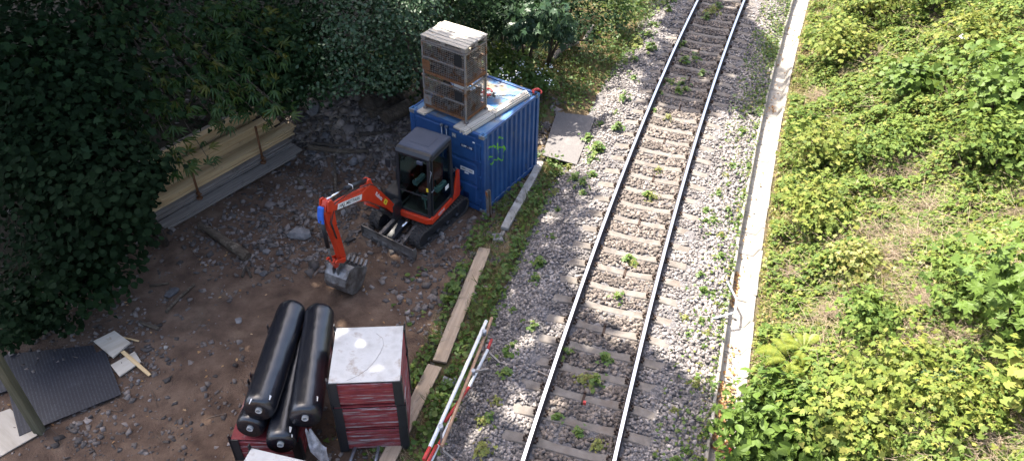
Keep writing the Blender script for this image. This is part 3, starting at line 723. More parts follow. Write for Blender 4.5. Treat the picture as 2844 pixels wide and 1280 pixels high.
# doors: near end, local -Y
for side, x0, x1 in (('r', -1.085, -.115), ('l', -2.085, -1.115)):
    d = thing('door', '', '', (0, 0, 0)); del d['label']; del d['category']; bpy.data.objects.remove(d)
    w = x1 - x0; mb = MB(); zs = [.17, .72, .78, 1.36, 1.42, CH - .12]
    mb.box(((x0 + x1) / 2, .035, (zs[0] + zs[-1]) / 2), (w, .02, zs[-1] - zs[0]))
    for a, b in ((zs[0], zs[1]), (zs[2], zs[3]), (zs[4], zs[5])):   # pressed panels standing proud
        t = .018; px0, px1 = x0 + .06, x1 - .12 if side == 'r' else x1 - .06
        mb.add([(px0, .025, a), (px1, .025, a), (px1, .025, b), (px0, .025, b), (px0 + .03, .025 - t, a + .04), (px1 - .03, .025 - t, a + .04), (px1 - .03, .025 - t, b - .035), (px0 + .03, .025 - t, b - .035)], [(4, 5, 6, 7), (0, 1, 5, 4), (1, 2, 6, 5), (2, 3, 7, 6), (3, 0, 4, 7)])
    mb.box((x0 + .02, .014, CH / 2 + .03), (.04, .024, CH - .3)); mb.box((x1 - .02, .014, CH / 2 + .03), (.04, .024, CH - .3))
    door = mb.obj('door', m_blue, cont, bevel=.003, seg=1)
    hx = x1 + .02 if side == 'r' else x0 - .02
    for z in (.36, .62, 1.05, 1.5, 1.98):
        MB().box((hx - (.05 if side == 'r' else -.05), .002, z), (.13, .014, .045)).tube([(hx, -.004, z - .05), (hx, -.004, z + .05)], .014, 8).obj('hinge', m_blue, door, bevel=.003, seg=1)
    for bx in ((x0 + .03,) if side == 'r' else (x1 - .08,)):
        MB().tube([(bx, -.03, .1), (bx, -.03, CH - .08)], .016, 10).box((bx, -.03, .1), (.06, .05, .05)).box((bx, -.03, CH - .09), (.06, .05, .05)).box((bx, -.02, .6), (.07, .04, .035)).box((bx, -.02, 1.7), (.07, .04, .035)).obj('lock_bar', m_blued, door)
        sg = 1 if side == 'r' else -1
        MB().bar((bx, -.045, 1.05), (bx + sg * .36, -.045, .99), .03, .02).box((bx + sg * .26, -.035, 1.03), (.09, .05, .1)).tube([(bx + sg * .16, -.06, 1.02), (bx + sg * .19, -.09, .96), (bx + sg * .23, -.06, 1.02)], .012, 6).obj('lock_handle', m_blued, door)
    if side == 'r':
        def dpl(name, x, z, w_, h_, mat): return MB().box((x, .0045, z), (w_, .004, h_)).obj(name, mat, door)
        D = lambda x, z, y=.0015: axes((x, y, z), (1, 0, 0), (0, 0, 1), (0, -1, 0))
        pl = dpl('number_plate', -.49, 1.79, .38, .085, m_dplate); text('lettering', '0699 : 105', .075, m_plate, door, D(-.49, 1.79))
        pl = dpl('sticker', -.86, 1.98, .12, .12, m_blued); text('lettering', 'N', .11, m_plate, door, D(-.86, 1.98))
        dpl('sticker', -.29, 1.99, .06, .035, m_plate)
        dpl('barcode_label', -.50, 1.13, .4, .105, m_plate); text('lettering', 'IIIIIII 215KE', .07, m_ink, door, D(-.5, 1.13))
        dpl('barcode_label', -.52, 1.03, .12, .045, m_plate)
        dpl('paint_patch', -.55, .36, .17, .17, m_dplate)
# green graffiti following the ribs
def graf(pts, w=.035):
    q = [((cx - 550) / 300.0 + .13, CH - (cy - 110 + .83 * (cx - 550)) / 448.0) for cx, cy in pts]
    fine = []
    for (a, b), (c, d) in zip(q[:-1], q[1:]):
        k = max(2, int(math.hypot(c - a, d - b) / .012)); fine += [(a + (c - a) * i / k, b + (d - b) * i / k) for i in range(k)]
    fine.append(q[-1]); return fine
mb = MB()
for st in (((700, 165), (722, 147), (748, 152), (762, 180), (766, 215), (752, 248)), ((575, 305), (605, 268), (640, 236), (658, 262), (688, 292), (735, 268), (778, 262), (786, 300), (776, 345)),
           ((680, 212), (686, 292)), ((716, 330), (692, 395), (678, 425)), ((690, 400), (735, 442), (772, 412), (772, 372)), ((568, 418), (622, 384)), ((606, 492), (638, 445), (682, 430))):
    f = graf(st); vs = []; n = len(f)
    for i, (a, b) in enumerate(f):
        c, d = f[min(i + 2, n - 1)]; e, g = f[max(i - 2, 0)]; tx, tz = c - e, d - g; L = math.hypot(tx, tz) or 1; w = .02 + .006 * math.sin(i * .3)
        for sg in (-1, 1): yy = a - sg * tz / L * w; vs.append((corr(yy) + .004, yy, b + sg * tx / L * w))
    mb.add(vs, [(2 * i, 2 * i + 1, 2 * i + 3, 2 * i + 2) for i in range(n - 1)])
mb.obj('graffiti', m_green, cont)

# ------------------------------------------------------------------ mesh crates stacked on the roof
ROOF = CH - .03
cg_b = lambda X, Y, Z: CP3(X, Y, Z)
tag(plank('bearer_board', 'short timber board under the mesh crates, at the doors\' hinge side near the battens', 'board', CP3(-.72, -.06, ROOF + .035), CP3(-.60, 1.15, ROOF + .035), .22, .05, m_woodl), None, None)
plank('bearer_board', 'pale short board under the mesh crates at the outer left container edge', 'board', CP3(-1.82, -.03, ROOF + .035), CP3(-1.72, 1.1, ROOF + .035), .25, .05, m_woodl)
GW, GD, GH = 1.24, .83, .885
def mesh_crate(label, loc, plates):
    t = thing('mesh_crate', label, 'crate', loc, CROT, 'rusty mesh crates stacked on the container')
    for x in (-GW / 2 + .02, GW / 2 - .02):
        for y in (-GD / 2 + .02, GD / 2 - .02):
            MB().box((x, y, GH / 2), (.045, .045, GH)).box((x, y, .02), (.09, .09, .04)).obj('post', m_rustg, t, bevel=.004, seg=1)
    b = MB().box((0, 0, .115), (GW - .1, GD - .1, .012))
    for y in (-GD / 2 + .02, GD / 2 - .02): b.box((0, y, .105), (GW - .09, .04, .07))
    for x in (-GW / 2 + .02, GW / 2 - .02): b.box((x, 0, .105), (.04, GD - .09, .07))
    for x in (-.35, .35): b.box((x, 0, .05), (.06, GD - .12, .04))
    b.obj('base_frame', m_rust, t)
    def panel(axis, off, L, z0, z1, step=.05):
        mb = MB(); r = .0035
        P_ = (lambda a, z: (a, off, z)) if axis == 'x' else (lambda a, z: (off, a, z))
        k = int(L / step)
        for i in range(1, k): a = -L / 2 + i * L / k; mb.bar(P_(a, z0), P_(a, z1), .006, .006)
        k = int((z1 - z0) / step)
        for i in range(1, k): z = z0 + i * (z1 - z0) / k; mb.bar(P_(-L / 2, z), P_(L / 2, z), .006, .006)
        return mb.obj('wire_panel', m_rustg, t)
    for y in (-GD / 2 + .01, GD / 2 - .01): panel('x', y, GW - .07, .14, GH - .03)
    for x in (-GW / 2 + .01, GW / 2 - .01): panel('y', x, GD - .07, .14, GH - .03)
    for z in (.5, GH - .02):
        for y in (-GD / 2 + .004, GD / 2 - .004): MB().box((0, y, z), (GW - .06, .03, .035)).obj('rail_bar', m_rustg, t)
    for x in (-GW / 2 + .004, GW / 2 - .004): MB().box((x, 0, GH - .02), (.03, GD - .06, .035)).obj('rail_bar', m_rustg, t)
    for (x, z, w, h, m) in plates: MB().box((x, -GD / 2 - .006, z), (w, .006, h)).obj('plate', m, t)
    return t
cx_, cy_ = -.62 - GW / 2, .18 + GD / 2
Z0 = ROOF + .062
mesh_crate('lower rusty mesh crate standing on boards on the container roof', CP3(cx_, cy_, Z0), [(-.5, .28, .22, .26, m_rustg), (.42, .66, .22, .24, m_ink)])
mesh_crate('upper rusty mesh crate under the wooden pallet', CP3(cx_ + .01, cy_ + .01, Z0 + GH + .002), [(-.5, .3, .22, .26, m_rust), (.42, .68, .2, .28, m_ink)])
# what lies in the crates
for k, (zb, zt, lab) in enumerate(((Z0 + .13, Z0 + .5, 'slate scraps and kindling filling the lower mesh crate'), (Z0 + GH + .13, Z0 + GH + .72, 'broken slates and wood scraps filling the upper mesh crate'))):
    n = 380; q = rng.uniform(-.5, .5, (n, 3)); pts = np.array([CP3(cx_ + a * (GW - .16), cy_ + b * (GD - .16), zb + (c + .5) * (zt - zb) * (.75 + .5 * (b + .5) * random.random())) for a, b, c in q])
    stuff(scatter('scrap_filling', SLATES[:5] + STONES[:2], pts, np.tile([.3, 0, 1.0], (n, 1)), rng.uniform(.04, .12, n)[:, None] * rng.uniform(.4, 1.6, (n, 3)), m_scrap, tilt=.9), lab, 'scrap')
mb = MB()
for k in range(10):
    a = Vector(CP3(cx_ + random.uniform(.1, .5), cy_ + random.uniform(-.1, .3), Z0 + GH + random.uniform(.4, .6))); mb.bar(a, a + Vector((random.uniform(-.2, .2), random.uniform(-.2, .2), random.uniform(.05, .22))), .05, .02)
o = mb.obj('split_kindling', m_woodl); stuff(o, 'pale split kindling on top of the upper crate filling', 'kindling')
def canister(loc):
    t = thing('plastic_canister', 'white plastic canister inside the lower mesh crate', 'canister', loc, CROT)
    MB().box((0, 0, .15), (.3, .22, .3)).obj('body', m_plate, t, bevel=.03); MB().tube([(.08, 0, .3), (.08, 0, .34)], .03, 10).obj('cap', m_redp, t)
    MB().tube([(-.1, 0, .3), (-.1, 0, .34), (.02, 0, .34), (.02, 0, .3)], .014, 6).obj('handle', m_plate, t)
canister(CP3(cx_ + .1, cy_ + .12, Z0 + .5))

# ------------------------------------------------------------------ pallet on the crates
pal = thing('wooden_pallet', 'weathered wooden pallet lying on top of the mesh crates', 'pallet', CP3(cx_ + .01, cy_ + .02, Z0 + 2 * GH + .004), CROT)
for j in range(7):
    y = -.385 + j * .128; w = .11 if j % 2 else .1
    a = plank('deck_board', None, None, (-.62 + random.uniform(-.01, .03), y, .131), (.62 + random.uniform(-.03, .02), y + random.uniform(-.012, .012), .131), w, .022, m_batten if j > 2 else m_woodl, parent=pal)
for x in (-.56, 0, .56):
    for y in (-.36, 0, .36): MB().box((x, y, .062), (.12, .11, .075)).obj('block', m_woodg, pal, bevel=.004, seg=1)
    plank('stringer', None, None, (x, -.42, .11), (x, .42, .11), .11, .018, m_woodg, parent=pal)
for y in (-.36, 0, .36): plank('skid_board', None, None, (-.6, y, .012), (.6, y, .012), .1, .02, m_woodg, parent=pal)

# ------------------------------------------------------------------ battens bundled with wire, chain hoist gear
bun = thing('batten_bundle', 'strapped bundle of thin pale battens lying along the container roof', 'battens', CP3(-.34, 1.0, ROOF + .012), CROT + math.radians(-6.6))
for r_ in range(3):
    for c_ in range(4 - (r_ == 2)):
        plank('batten', None, None, ((c_ - 1.5 + .5 * (r_ == 2)) * .05, -1.16 + random.uniform(-.02, .02), .025 + r_ * .038), ((c_ - 1.5 + .5 * (r_ == 2)) * .05, 1.16 + random.uniform(-.03, .03), .025 + r_ * .038), .040, .028, m_batten, parent=bun)
for y in (-.98, -.15): MB().tube([(-.112, y, .005), (-.112, y, .09), (-.08, y, .116), (.08, y, .116), (.112, y, .09), (.112, y, .005)], .005, 6).obj('wire_tie', m_ink, bun)
def chain(t, pts, r=.011, n=None):
    pts = [Vector(p) for p in pts]; L = sum((b - a).length for a, b in zip(pts[:-1], pts[1:])); k = int(L / .042)
    def at(s_):
        for a, b in zip(pts[:-1], pts[1:]):
            d = (b - a).length
            if s_ <= d: return a.lerp(b, s_ / d), (b - a).normalized()
            s_ -= d
        return pts[-1], (pts[-1] - pts[-2]).normalized()
    for i in range(k):
        p, d = at((i + .5) * L / k); u = d.cross(Vector((0, 0, 1))).normalized(); v = d.cross(u)
        w = u if i % 2 else v
        loop = [p + d * .03 * math.cos(a) + w * .016 * math.sin(a) for a in [2 * PI * q / 8 for q in range(9)]]
        MB().tube(loop, .0055, 5, cap=False).obj('chain_link', m_ink, t)
ch = thing('lifting_chain', 'black lifting chain with red hooks lying across the container roof', 'chain', (0, 0, 0))
e = [CP3(-1.0, 1.55, ROOF + .03), CP3(-.75, 1.72, ROOF + .02), CP3(-.42, 1.75, ROOF + .14), CP3(-.26, 1.85, ROOF + .1), CP3(-.12, 2.15, ROOF + .02), CP3(-.02, 2.3, ROOF + .06)]
chain(ch, e)
for k in range(3):
    c0 = CP3(-1.05 + .1 * k, 1.45 + .12 * (k % 2), ROOF + .05 + .02 * k); chain(ch, [c0 + Vector((.13 * math.cos(a), .13 * math.sin(a), .01 * a)) for a in [2 * PI * q / 10 for q in range(11)]])
def hook(p, rz, s_=1.0):
    c = Vector(p); R = Matrix.Rotation(rz, 3, 'Z'); pts = [c + R @ Vector((.09 * math.cos(a) * s_, .07 * math.sin(a) * s_, .03 + .02 * math.sin(a))) for a in [PI * (-.2 + 1.5 * q / 9) for q in range(10)]]
    MB().tube(pts, [.016 * s_] * 4 + [.03 * s_] * 4 + [.022 * s_, .014 * s_], 8).obj('hook', m_redp, ch)
hook(CP3(-.04, 2.34, ROOF + .05), CROT + .4, 1.2); hook(CP3(-1.0, 1.6, ROOF + .1), .4, 1.1); hook(CP3(-1.15, 1.5, ROOF + .12), 1.9, 1.1); hook(CP3(-.92, 1.42, ROOF + .13), 3.0)

# ------------------------------------------------------------------ excavator (faces local -Y)
EX = thing('mini_excavator', 'orange red mini excavator with dark cab parked before the blue container', 'excavator', (-6.45, 14.0, -.42), -.294)
def crawler(cx):
    L0, L1, R_, zc = -1.08, .86, .22, .245; w = .3
    loop = []
    y0, y1 = L0 + R_, L1 - R_; N = 12
    for i in range(N + 1): a = PI / 2 + PI * i / N; loop.append((y0 + R_ * math.cos(a), zc + R_ * math.sin(a)))
    for i in range(1, 8): loop.append((y0 + (y1 - y0) * i / 8, zc - R_))
    for i in range(N + 1): a = -PI / 2 + PI * i / N; loop.append((y1 + R_ * math.cos(a), zc + R_ * math.sin(a)))
    for i in range(1, 8): loop.append((y1 + (y0 - y1) * i / 8, zc + R_ - .012 * math.sin(PI * i / 8)))
    inner = [(a - (0.03 * (a - (y0 if a < y0 else y1 if a > y1 else a)) / R_), zc + (b - zc) * .87) for a, b in loop]
    mb = MB(); n = len(loop)
    vs = [(cx - w / 2, a, b) for a, b in loop] + [(cx + w / 2, a, b) for a, b in loop] + [(cx - w / 2, a, b) for a, b in inner] + [(cx + w / 2, a, b) for a, b in inner]
    fs = []
    for i in range(n):
        j = (i + 1) % n; fs += [(i, j, n + j, n + i), (2 * n + j, 2 * n + i, 3 * n + i, 3 * n + j), (i, 2 * n + i, 2 * n + j, j), (n + j, 3 * n + j, 3 * n + i, n + i)]
    belt = mb.add(vs, fs).obj('crawler_track', m_rub, EX)
    # lugs
    per = []; tot = 0
    for i in range(n):
        a, b = loop[i], loop[(i + 1) % n]; d = math.hypot(b[0] - a[0], b[1] - a[1]); per.append((tot, d, a, b)); tot += d
    K = 50; lm = MB().box((0, 0, .012), (.145, .045, .026), taper=.8).mesh('track_lug'); lm.materials.append(m_rub)
    for k in range(K):
        s_ = tot * k / K
        for (t0, d, a, b) in per:
            if t0 <= s_ < t0 + d:
                f = (s_ - t0) / d; py, pz = a[0] + (b[0] - a[0]) * f, a[1] + (b[1] - a[1]) * f; ty, tz = (b[0] - a[0]) / d, (b[1] - a[1]) / d; break
        for sg in (-1, 1):
            o = bpy.data.objects.new('track_lug', lm); COL.objects.link(o); o.parent = belt
            off = .5 * sg * tot / K * .5
            T = Vector((0, ty, tz)); Nn = Vector((0, tz, -ty))
            xv = Vector((1, 0, 0)) + T * .28 * sg; xv.normalize(); yv = Nn.cross(xv)
            o.matrix_local = axes((cx + sg * .078, py + ty * off, pz + tz * off), xv, yv, Nn)
    fr = MB().box((cx, (y0 + y1) / 2, zc), (w * .55, y1 - y0 + .1, .2))
    for y in (y0, y1): fr.tube([(cx - .11, y, zc), (cx + .11, y, zc)], R_ * .82, 20)
    for i in range(4): y = y0 + (y1 - y0) * (i + .5) / 4; fr.tube([(cx - .13, y, .1), (cx + .13, y, .1)], .07, 12)
    fr.obj('track_frame', m_black, belt, bevel=.005, seg=1)
crawler(-.62); crawler(.62)
MB().box((0, -.1, .3), (.95, .7, .2)).box((0, -.1, .43), (.6, .6, .12)).obj('undercarriage', m_black, EX, bevel=.02)
# dozer blade: curved section, and its two push arms
bc, bw, by = .05, .79, -1.36
prof = [(.03 + .05, .0), (.0, .08), (-.01, .16), (.0, .24), (.05, .31), (.075, .31), (.03, .24), (.02, .16), (.03, .08), (.07, .0)]
bl = MB().prism([(by - a + .05, .03 + z) for a, z in prof], bc - bw, bc + bw, 'x').obj('dozer_blade', m_blade, EX, bevel=.004, seg=1)
MB().box((bc, by - .025, .055), (2 * bw - .01, .016, .06)).obj('cutting_edge', m_steel, bl)
for sx in (-1, 1): MB().box((bc + sx * (bw - .008), by + .03, .18), (.02, .12, .3)).obj('end_plate', m_blade, bl)
for x in (-.28, .36): MB().bar((x, by + .06, .14), (x * .9, -.45, .34), .09, .11).obj('blade_arm', m_blade, EX, bevel=.008)
MB().bar((.03, by + .1, .2), (.03, -.72, .36), .2, .1).obj('blade_cylinder_cover', m_black, EX, bevel=.01)
MB().tube([(.12, -.9, .36), (.12, -.45, .42)], .03, 10).obj('blade_cylinder', m_chrome, EX)
n = 70; pts = np.stack([rng.normal(.0, .2, n), rng.uniform(by + .06, by + .5, n), rng.uniform(.02, .12, n)], 1)
o = scatter('blade_soil', SLATES, pts, np.tile([0, 0, 1.0], (n, 1)), rng.uniform(.05, .13, n), m_slate, tilt=.4); o.matrix_world = Matrix.Translation((-6.45, 14.0, -.42)) @ Matrix.Rotation(-.294, 4, 'Z'); stuff(o, 'slate shards heaped behind the dozer blade', 'rubble')
# upper structure, turned a little on its undercarriage
HR = Matrix.Rotation(math.radians(7), 4, 'Z')
def H(mb, name, mats, bevel=0, par=None):
    mb.v = [HR @ v for v in mb.v]; return mb.obj(name, mats, par or EX, bevel=bevel)
H(MB().tube([(0, 0, .45), (0, 0, .55)], .36, 24), 'slew_ring', m_black)
H(MB().box((0, .05, .6), (1.36, 1.5, .09)), 'house_floor', m_black, .015)
# orange-red skirts: front nose under the cab and the right flank
H(MB().prism([(-.14, -.70), (-.10, -.78), (.62, -.78), (.70, -.72), (.70, -.60), (-.14, -.60)], .56, .72, 'z'), 'front_skirt', m_red, .015)
sk = H(MB().prism([(-.70, .54), (.20, .56), (.30, .58), (.48, 1.12), (.52, 1.30), (.62, 1.28), (.62, .62), (.58, .54)], .66, .715, 'x').prism([(-.70, .55), (.22, .57), (.22, .70), (-.70, .68)], .655, .72, 'x'), 'side_skirt', m_red, .012)
t_ = HR @ axes((.7225, -.28, .63), (0, 1, .012), (0, -.012, 1), (1, 0, 0)); text('lettering', 'U27-4', .105, m_plate, sk, t_)
# counterweight and engine hood
H(MB().prism([(-.66, .30), (.64, .30), (.66, .5), (.52, .74), (.25, .86), (-.25, .86), (-.54, .74), (-.68, .5)], .56, .95, 'z'), 'counterweight', m_black, .04)
H(MB().prism([(-.64, -.12), (-.20, -.12), (-.20, .32), (.60, .32), (.60, .5), (.48, .7), (.22, .8), (-.25, .8), (-.5, .7), (-.64, .5)], .955, 1.36, 'z'), 'engine_hood', m_black, .05)
H(MB().prism([(-.69, .1), (-.645, .1), (-.645, .6), (-.69, .6)], .66, 1.05, 'z'), 'hood_panel', m_red, .01)
H(MB().prism([(-.68, -.55), (-.22, -.6), (-.22, .3), (-.68, .3)], .56, .95, 'z'), 'tank_cover', m_black, .04)
H(MB().tube([(-.45, .45, 1.3), (-.45, .45, 1.52), (-.45, .5, 1.56)], .03, 8), 'exhaust_pipe', m_steel)
# cab: pillars, beams, panes
X0, X1, Y0, Y1, ZA, ZB = -.19, .68, -.70, .36, .70, 2.28
YT = -.60                                           # front glass leans back
cab = H(MB().box(((X0 + X1) / 2, (Y0 + Y1) / 2 + .02, .68), (X1 - X0, Y1 - Y0 - .02, .07)), 'cab', m_black, .01)
def pil(a, b, w=.065, d=.07): H(MB().bar(a, b, w, d, up=(0, 1, 0)), 'pillar', m_black, .012, cab)
pil((X0 + .035, Y0 + .02, ZA), (X0 + .035, YT + .03, ZB)); pil((X1 - .035, Y0 + .02, ZA), (X1 - .035, YT + .03, ZB))
pil((X0 + .035, Y1 - .04, ZA), (X0 + .035, Y1 - .06, ZB)); pil((X1 - .035, Y1 - .04, ZA), (X1 - .035, Y1 - .06, ZB), .09, .1)
def bm_(a, b, w=.06, h=.07, name='beam', mat=None): H(MB().bar(a, b, w, h), name, mat or m_black, .008, cab)
bm_((X0 + .07, Y0 + .02, ZA + .05), (X1 - .07, Y0 + .02, ZA + .05)); bm_((X0 + .07, YT + .02, ZB - .03), (X1 - .07, YT + .02, ZB - .03))
bm_((X0 + .07, Y1 - .05, ZB - .03), (X1 - .07, Y1 - .05, ZB - .03)); bm_((X0 + .07, Y1 - .05, ZA + .3), (X1 - .07, Y1 - .05, ZA + .3))
for x in (X0 + .035, X1 - .035): bm_((x, YT + .07, ZB - .03), (x, Y1 - .1, ZB - .03)); bm_((x, Y0 + .06, ZA + .05), (x, Y1 - .09, ZA + .05))
ym = Y0 + .02 + (YT - Y0) * .36
bm_((X0 + .07, ym - .004, ZA + .56), (X1 - .07, ym - .004, ZA + .56), .03, .035)
def pane(c4, name='glass_pane'):
    c4 = [Vector(c) for c in c4]; nn = (c4[1] - c4[0]).cross(c4[3] - c4[0]).normalized() * .006
    H(MB().add([*c4, *[c + nn for c in c4]], [(0, 1, 2, 3), (7, 6, 5, 4), (0, 4, 5, 1), (1, 5, 6, 2), (2, 6, 7, 3), (3, 7, 4, 0)]), name, m_glass, 0, cab)
yl = lambda z: Y0 + .015 + (YT - Y0) * (z - ZA) / (ZB - ZA)
pane([(X0 + .07, yl(ZA + .09), ZA + .09), (X1 - .07, yl(ZA + .09), ZA + .09), (X1 - .07, yl(ZA + .54), ZA + .54), (X0 + .07, yl(ZA + .54), ZA + .54)])
pane([(X0 + .07, yl(ZA + .58), ZA + .58), (X1 - .07, yl(ZA + .58), ZA + .58), (X1 - .07, yl(ZB - .07), ZB - .07), (X0 + .07, yl(ZB - .07), ZB - .07)])
pane([(X0 + .02, Y0 + .1, ZA + .1), (X0 + .02, YT + .1, ZB - .08), (X0 + .02, Y1 - .1, ZB - .08), (X0 + .02, Y1 - .09, ZA + .1)])
pane([(X0 + .08, Y1 - .04, ZA + .36), (X0 + .08, Y1 - .05, ZB - .08), (X1 - .09, Y1 - .05, ZB - .08), (X1 - .09, Y1 - .04, ZA + .36)])
# door on the viewer's side with its frame, window and handle
dr = H(MB().bar((X1 + .002, Y0 + .08, ZA + .06), (X1 + .002, Y1 - .1, ZA + .06), .025, .07).bar((X1 + .002, YT + .07, ZB - .06), (X1 + .002, Y1 - .12, ZB - .06), .025, .05).bar((X1 + .002, Y0 + .09, ZA + .06), (X1 + .002, YT + .09, ZB - .06), .025, .05, up=(1, 0, 0)).bar((X1 + .002, Y1 - .12, ZA + .06), (X1 + .002, Y1 - .13, ZB - .06), .025, .05, up=(1, 0, 0)), 'door', m_black, .004, EX)
H(MB().add([(X1, Y0 + .12, ZA + .1), (X1, Y1 - .15, ZA + .1), (X1, Y1 - .16, ZB - .09), (X1, YT + .12, ZB - .09), (X1 + .006, Y0 + .12, ZA + .1), (X1 + .006, Y1 - .15, ZA + .1), (X1 + .006, Y1 - .16, ZB - .09), (X1 + .006, YT + .12, ZB - .09)], [(0, 3, 2, 1), (4, 5, 6, 7), (0, 1, 5, 4), (1, 2, 6, 5), (2, 3, 7, 6), (3, 0, 4, 7)]), 'window', m_glass, 0, dr)
H(MB().box((X1 + .02, Y0 + .14, 1.42), (.02, .1, .03)), 'handle', m_blued, .004, dr)
H(MB().box((X1 + .012, Y1 - .3, 1.12), (.004, .15, .11)), 'decal', m_plate, 0, dr)
H(MB().box((X1 - .034, Y0 + .0, 1.52), (.05, .004, .1)), 'warning_decal', m_yel, 0, cab)
H(MB().tube([(X1 + .005, Y0 + .05, 1.72), (X1 + .05, Y0 + .02, 1.86), (X1 + .05, Y0 + .08, 1.98), (X1 + .005, Y0 + .1, 2.0)], .008, 6), 'grab_rail', m_blued, 0, cab)
# roof with rounded edges and a black visor vent
roof = H(MB().prism([(YT + .1, ZB + .0), (YT + .1, ZB + .09), (YT + .2, ZB + .125), (Y1 - .12, ZB + .125), (Y1 - .02, ZB + .09), (Y1, ZB)], X0 - .015, X1 + .015, 'x'), 'cab_roof', m_roof, .035)
H(MB().box(((X0 + X1) / 2, -.1, ZB + .128), (.5, .42, .008)), 'roof_hatch', m_roof, .003, roof)
vz = H(MB().prism([(YT - .01, ZB - .06), (YT - .02, ZB + .0), (YT + .03, ZB + .075), (YT + .10, ZB + .105), (YT + .1, ZB - .0)], X0 - .01, X1 + .01, 'x'), 'visor', m_black, .01)
H(MB().box(((X0 + X1) / 2 + .22, YT - .05, ZB - .1), (.15, .06, .08)), 'work_light', m_roof, .012, cab)
mr = H(MB().tube([(X0 - .02, YT + .1, 1.95), (X0 - .2, YT + .0, 1.98)], .012, 6), 'mirror_arm', m_black); H(MB().box((X0 - .24, YT - .02, 1.86), (.13, .035, .24)), 'mirror', m_black, .02, mr)
# inside
st = H(MB().box((.25, .02, .98), (.42, .42, .13)).bar((.25, .22, 1.0), (.25, .30, 1.55), .4, .1, up=(0, 1, 0)), 'seat', m_seat, .03); H(MB().box((.25, .02, .8), (.34, .34, .22)), 'seat_base', m_int, .02, st)
for x in (-.04, .54):
    pd = H(MB().box((x, .02, 1.12), (.1, .4, .12)).box((x, -.16, 1.18), (.1, .12, .1)), 'control_pod', m_mint, .02); H(MB().tube([(x, -.18, 1.2), (x, -.2, 1.36)], .012, 6).tube([(x, -.2, 1.35), (x, -.205, 1.44)], .022, 8), 'joystick', m_int, 0, pd)
for x in (.18, .32): H(MB().tube([(x, -.45, .72), (x, -.42, 1.05), (x - .02 * (1 if x < .25 else -1), -.4, 1.15)], .012, 6), 'travel_lever', m_int)
H(MB().box((.42, -.5, 1.1), (.14, .05, .12)).tube([(.42, -.48, .75), (.42, -.49, 1.05)], .02, 6), 'display', m_mint, .01)
# swing post, boom, stick and bucket live in one upright plane
bdir = Vector((-.154, -.988, 0)).normalized(); brt = Vector((-bdir.y, bdir.x, 0)) * 1.0   # to the viewer's right
RT = Vector((-6.80, 13.07, 0)); EXM = (Matrix.Translation((-6.45, 14.0, -.42)) @ Matrix.Rotation(-.294, 4, 'Z')).inverted()
def BW(s_, w, z):
    z -= .13 * math.exp(-((s_ - .8) / .55) ** 2) * sm(z, .6, 1.3)
    return EXM @ (RT + bdir * s_ + brt * w + Vector((0, 0, z)))
def arm(poly, w0, w1, name, mats, par=None, bevel=.015):
    mb = MB(); n = len(poly)
    vs = [BW(a, w0, b) for a, b in poly] + [BW(a, w1, b) for a, b in poly]
    mb.add(vs, [tuple(range(n)), tuple(reversed(range(n, 2 * n)))] + [(i + n, (i + 1) % n + n, (i + 1) % n, i) for i in range(n)])
    return mb.obj(name, mats, par or EX, bevel=bevel)
def rod(a, b, r, name, mats, par=None, w=0, wa=None, n=12):
    return MB().tube([BW(a[0], w if wa is None else wa, a[1]), BW(b[0], w, b[1])], r, n).obj(name, mats, par or EX)
arm([(-.32, .18), (-.32, .52), (-.05, .62), (.08, .60), (.08, .30), (.02, .16)], -.1, .1, 'swing_post', m_black, bevel=.03)
boom = arm([(-.04, .44), (-.05, .56), (.20, .98), (.52, 1.52), (.66, 1.76), (.76, 1.83), (.90, 1.83), (1.05, 1.80), (1.9, 1.985), (2.12, 2.02), (2.18, 1.95), (2.12, 1.88), (1.9, 1.84), (1.25, 1.63), (1.04, 1.53), (.90, 1.46), (.78, 1.33), (.31, .73), (.08, .42)], -.085, .085, 'boom', m_red, bevel=.02)
arm([(.66, 1.72), (.72, 1.95), (.84, 1.97), (.92, 1.80)], -.07, .07, 'cylinder_bracket', m_red, boom)
bf = lambda s_, z, w=.088: (s_, w, z)
def side_text(s0, z0, s1, z1, str_, size, mat, name='lettering', w=.0875):
    # lettering on the viewer's side of the boom, running from tip to knee
    a, b = BW(s0, w, z0), BW(s1, w, z1); x = (b - a).normalized(); nrm = (EXM.to_3x3() @ brt).normalized(); yv = nrm.cross(x)
    return text(name, str_, size, mat, boom, axes((a + b) / 2, x, yv, nrm))
def side_plate(s0, z0, s1, z1, h, mat, name='decal', w=.0862):
    a, b = BW(s0, w, z0), BW(s1, w, z1); x = (b - a).normalized(); nrm = (EXM.to_3x3() @ brt).normalized(); yv = nrm.cross(x); c = (a + b) / 2
    return MB().box((0, 0, 0), ((b - a).length, h, .002), Matrix((x, yv, nrm)).transposed(), mat and 0).obj(name, mat, boom, loc=c)
side_plate(1.92, 1.905, 1.12, 1.70, .125, m_plate); side_text(1.905, 1.9, 1.14, 1.702, 'HKL MIETPARK', .108, m_ink)
side_text(.64, 1.50, .42, 1.12, 'Kubota', .125, m_plate); side_plate(.36, 1.02, .27, .86, .11, m_yel, 'warning_decal'); side_text(.35, 1.0, .28, .88, 'A', .08, m_ink, w=.0885)
rod((.80, 1.93), (1.50, 2.09), .052, 'stick_cylinder', m_black, boom); rod((1.50, 2.09), (2.12, 2.20), .026, 'piston_rod', m_chrome, boom)
rod((.06, .34), (.50, .86), .055, 'boom_cylinder', m_black); rod((.50, .86), (.92, 1.40), .034, 'piston_rod', m_red)
stk = arm([(2.06, 2.20), (2.18, 2.22), (2.31, 1.98), (2.28, 1.66), (2.20, 1.40), (2.11, .95), (2.05, .52), (1.94, .44), (1.87, .50), (1.92, .95), (1.99, 1.45), (2.0, 1.85)], -.065, .065, 'stick', m_red, bevel=.018)
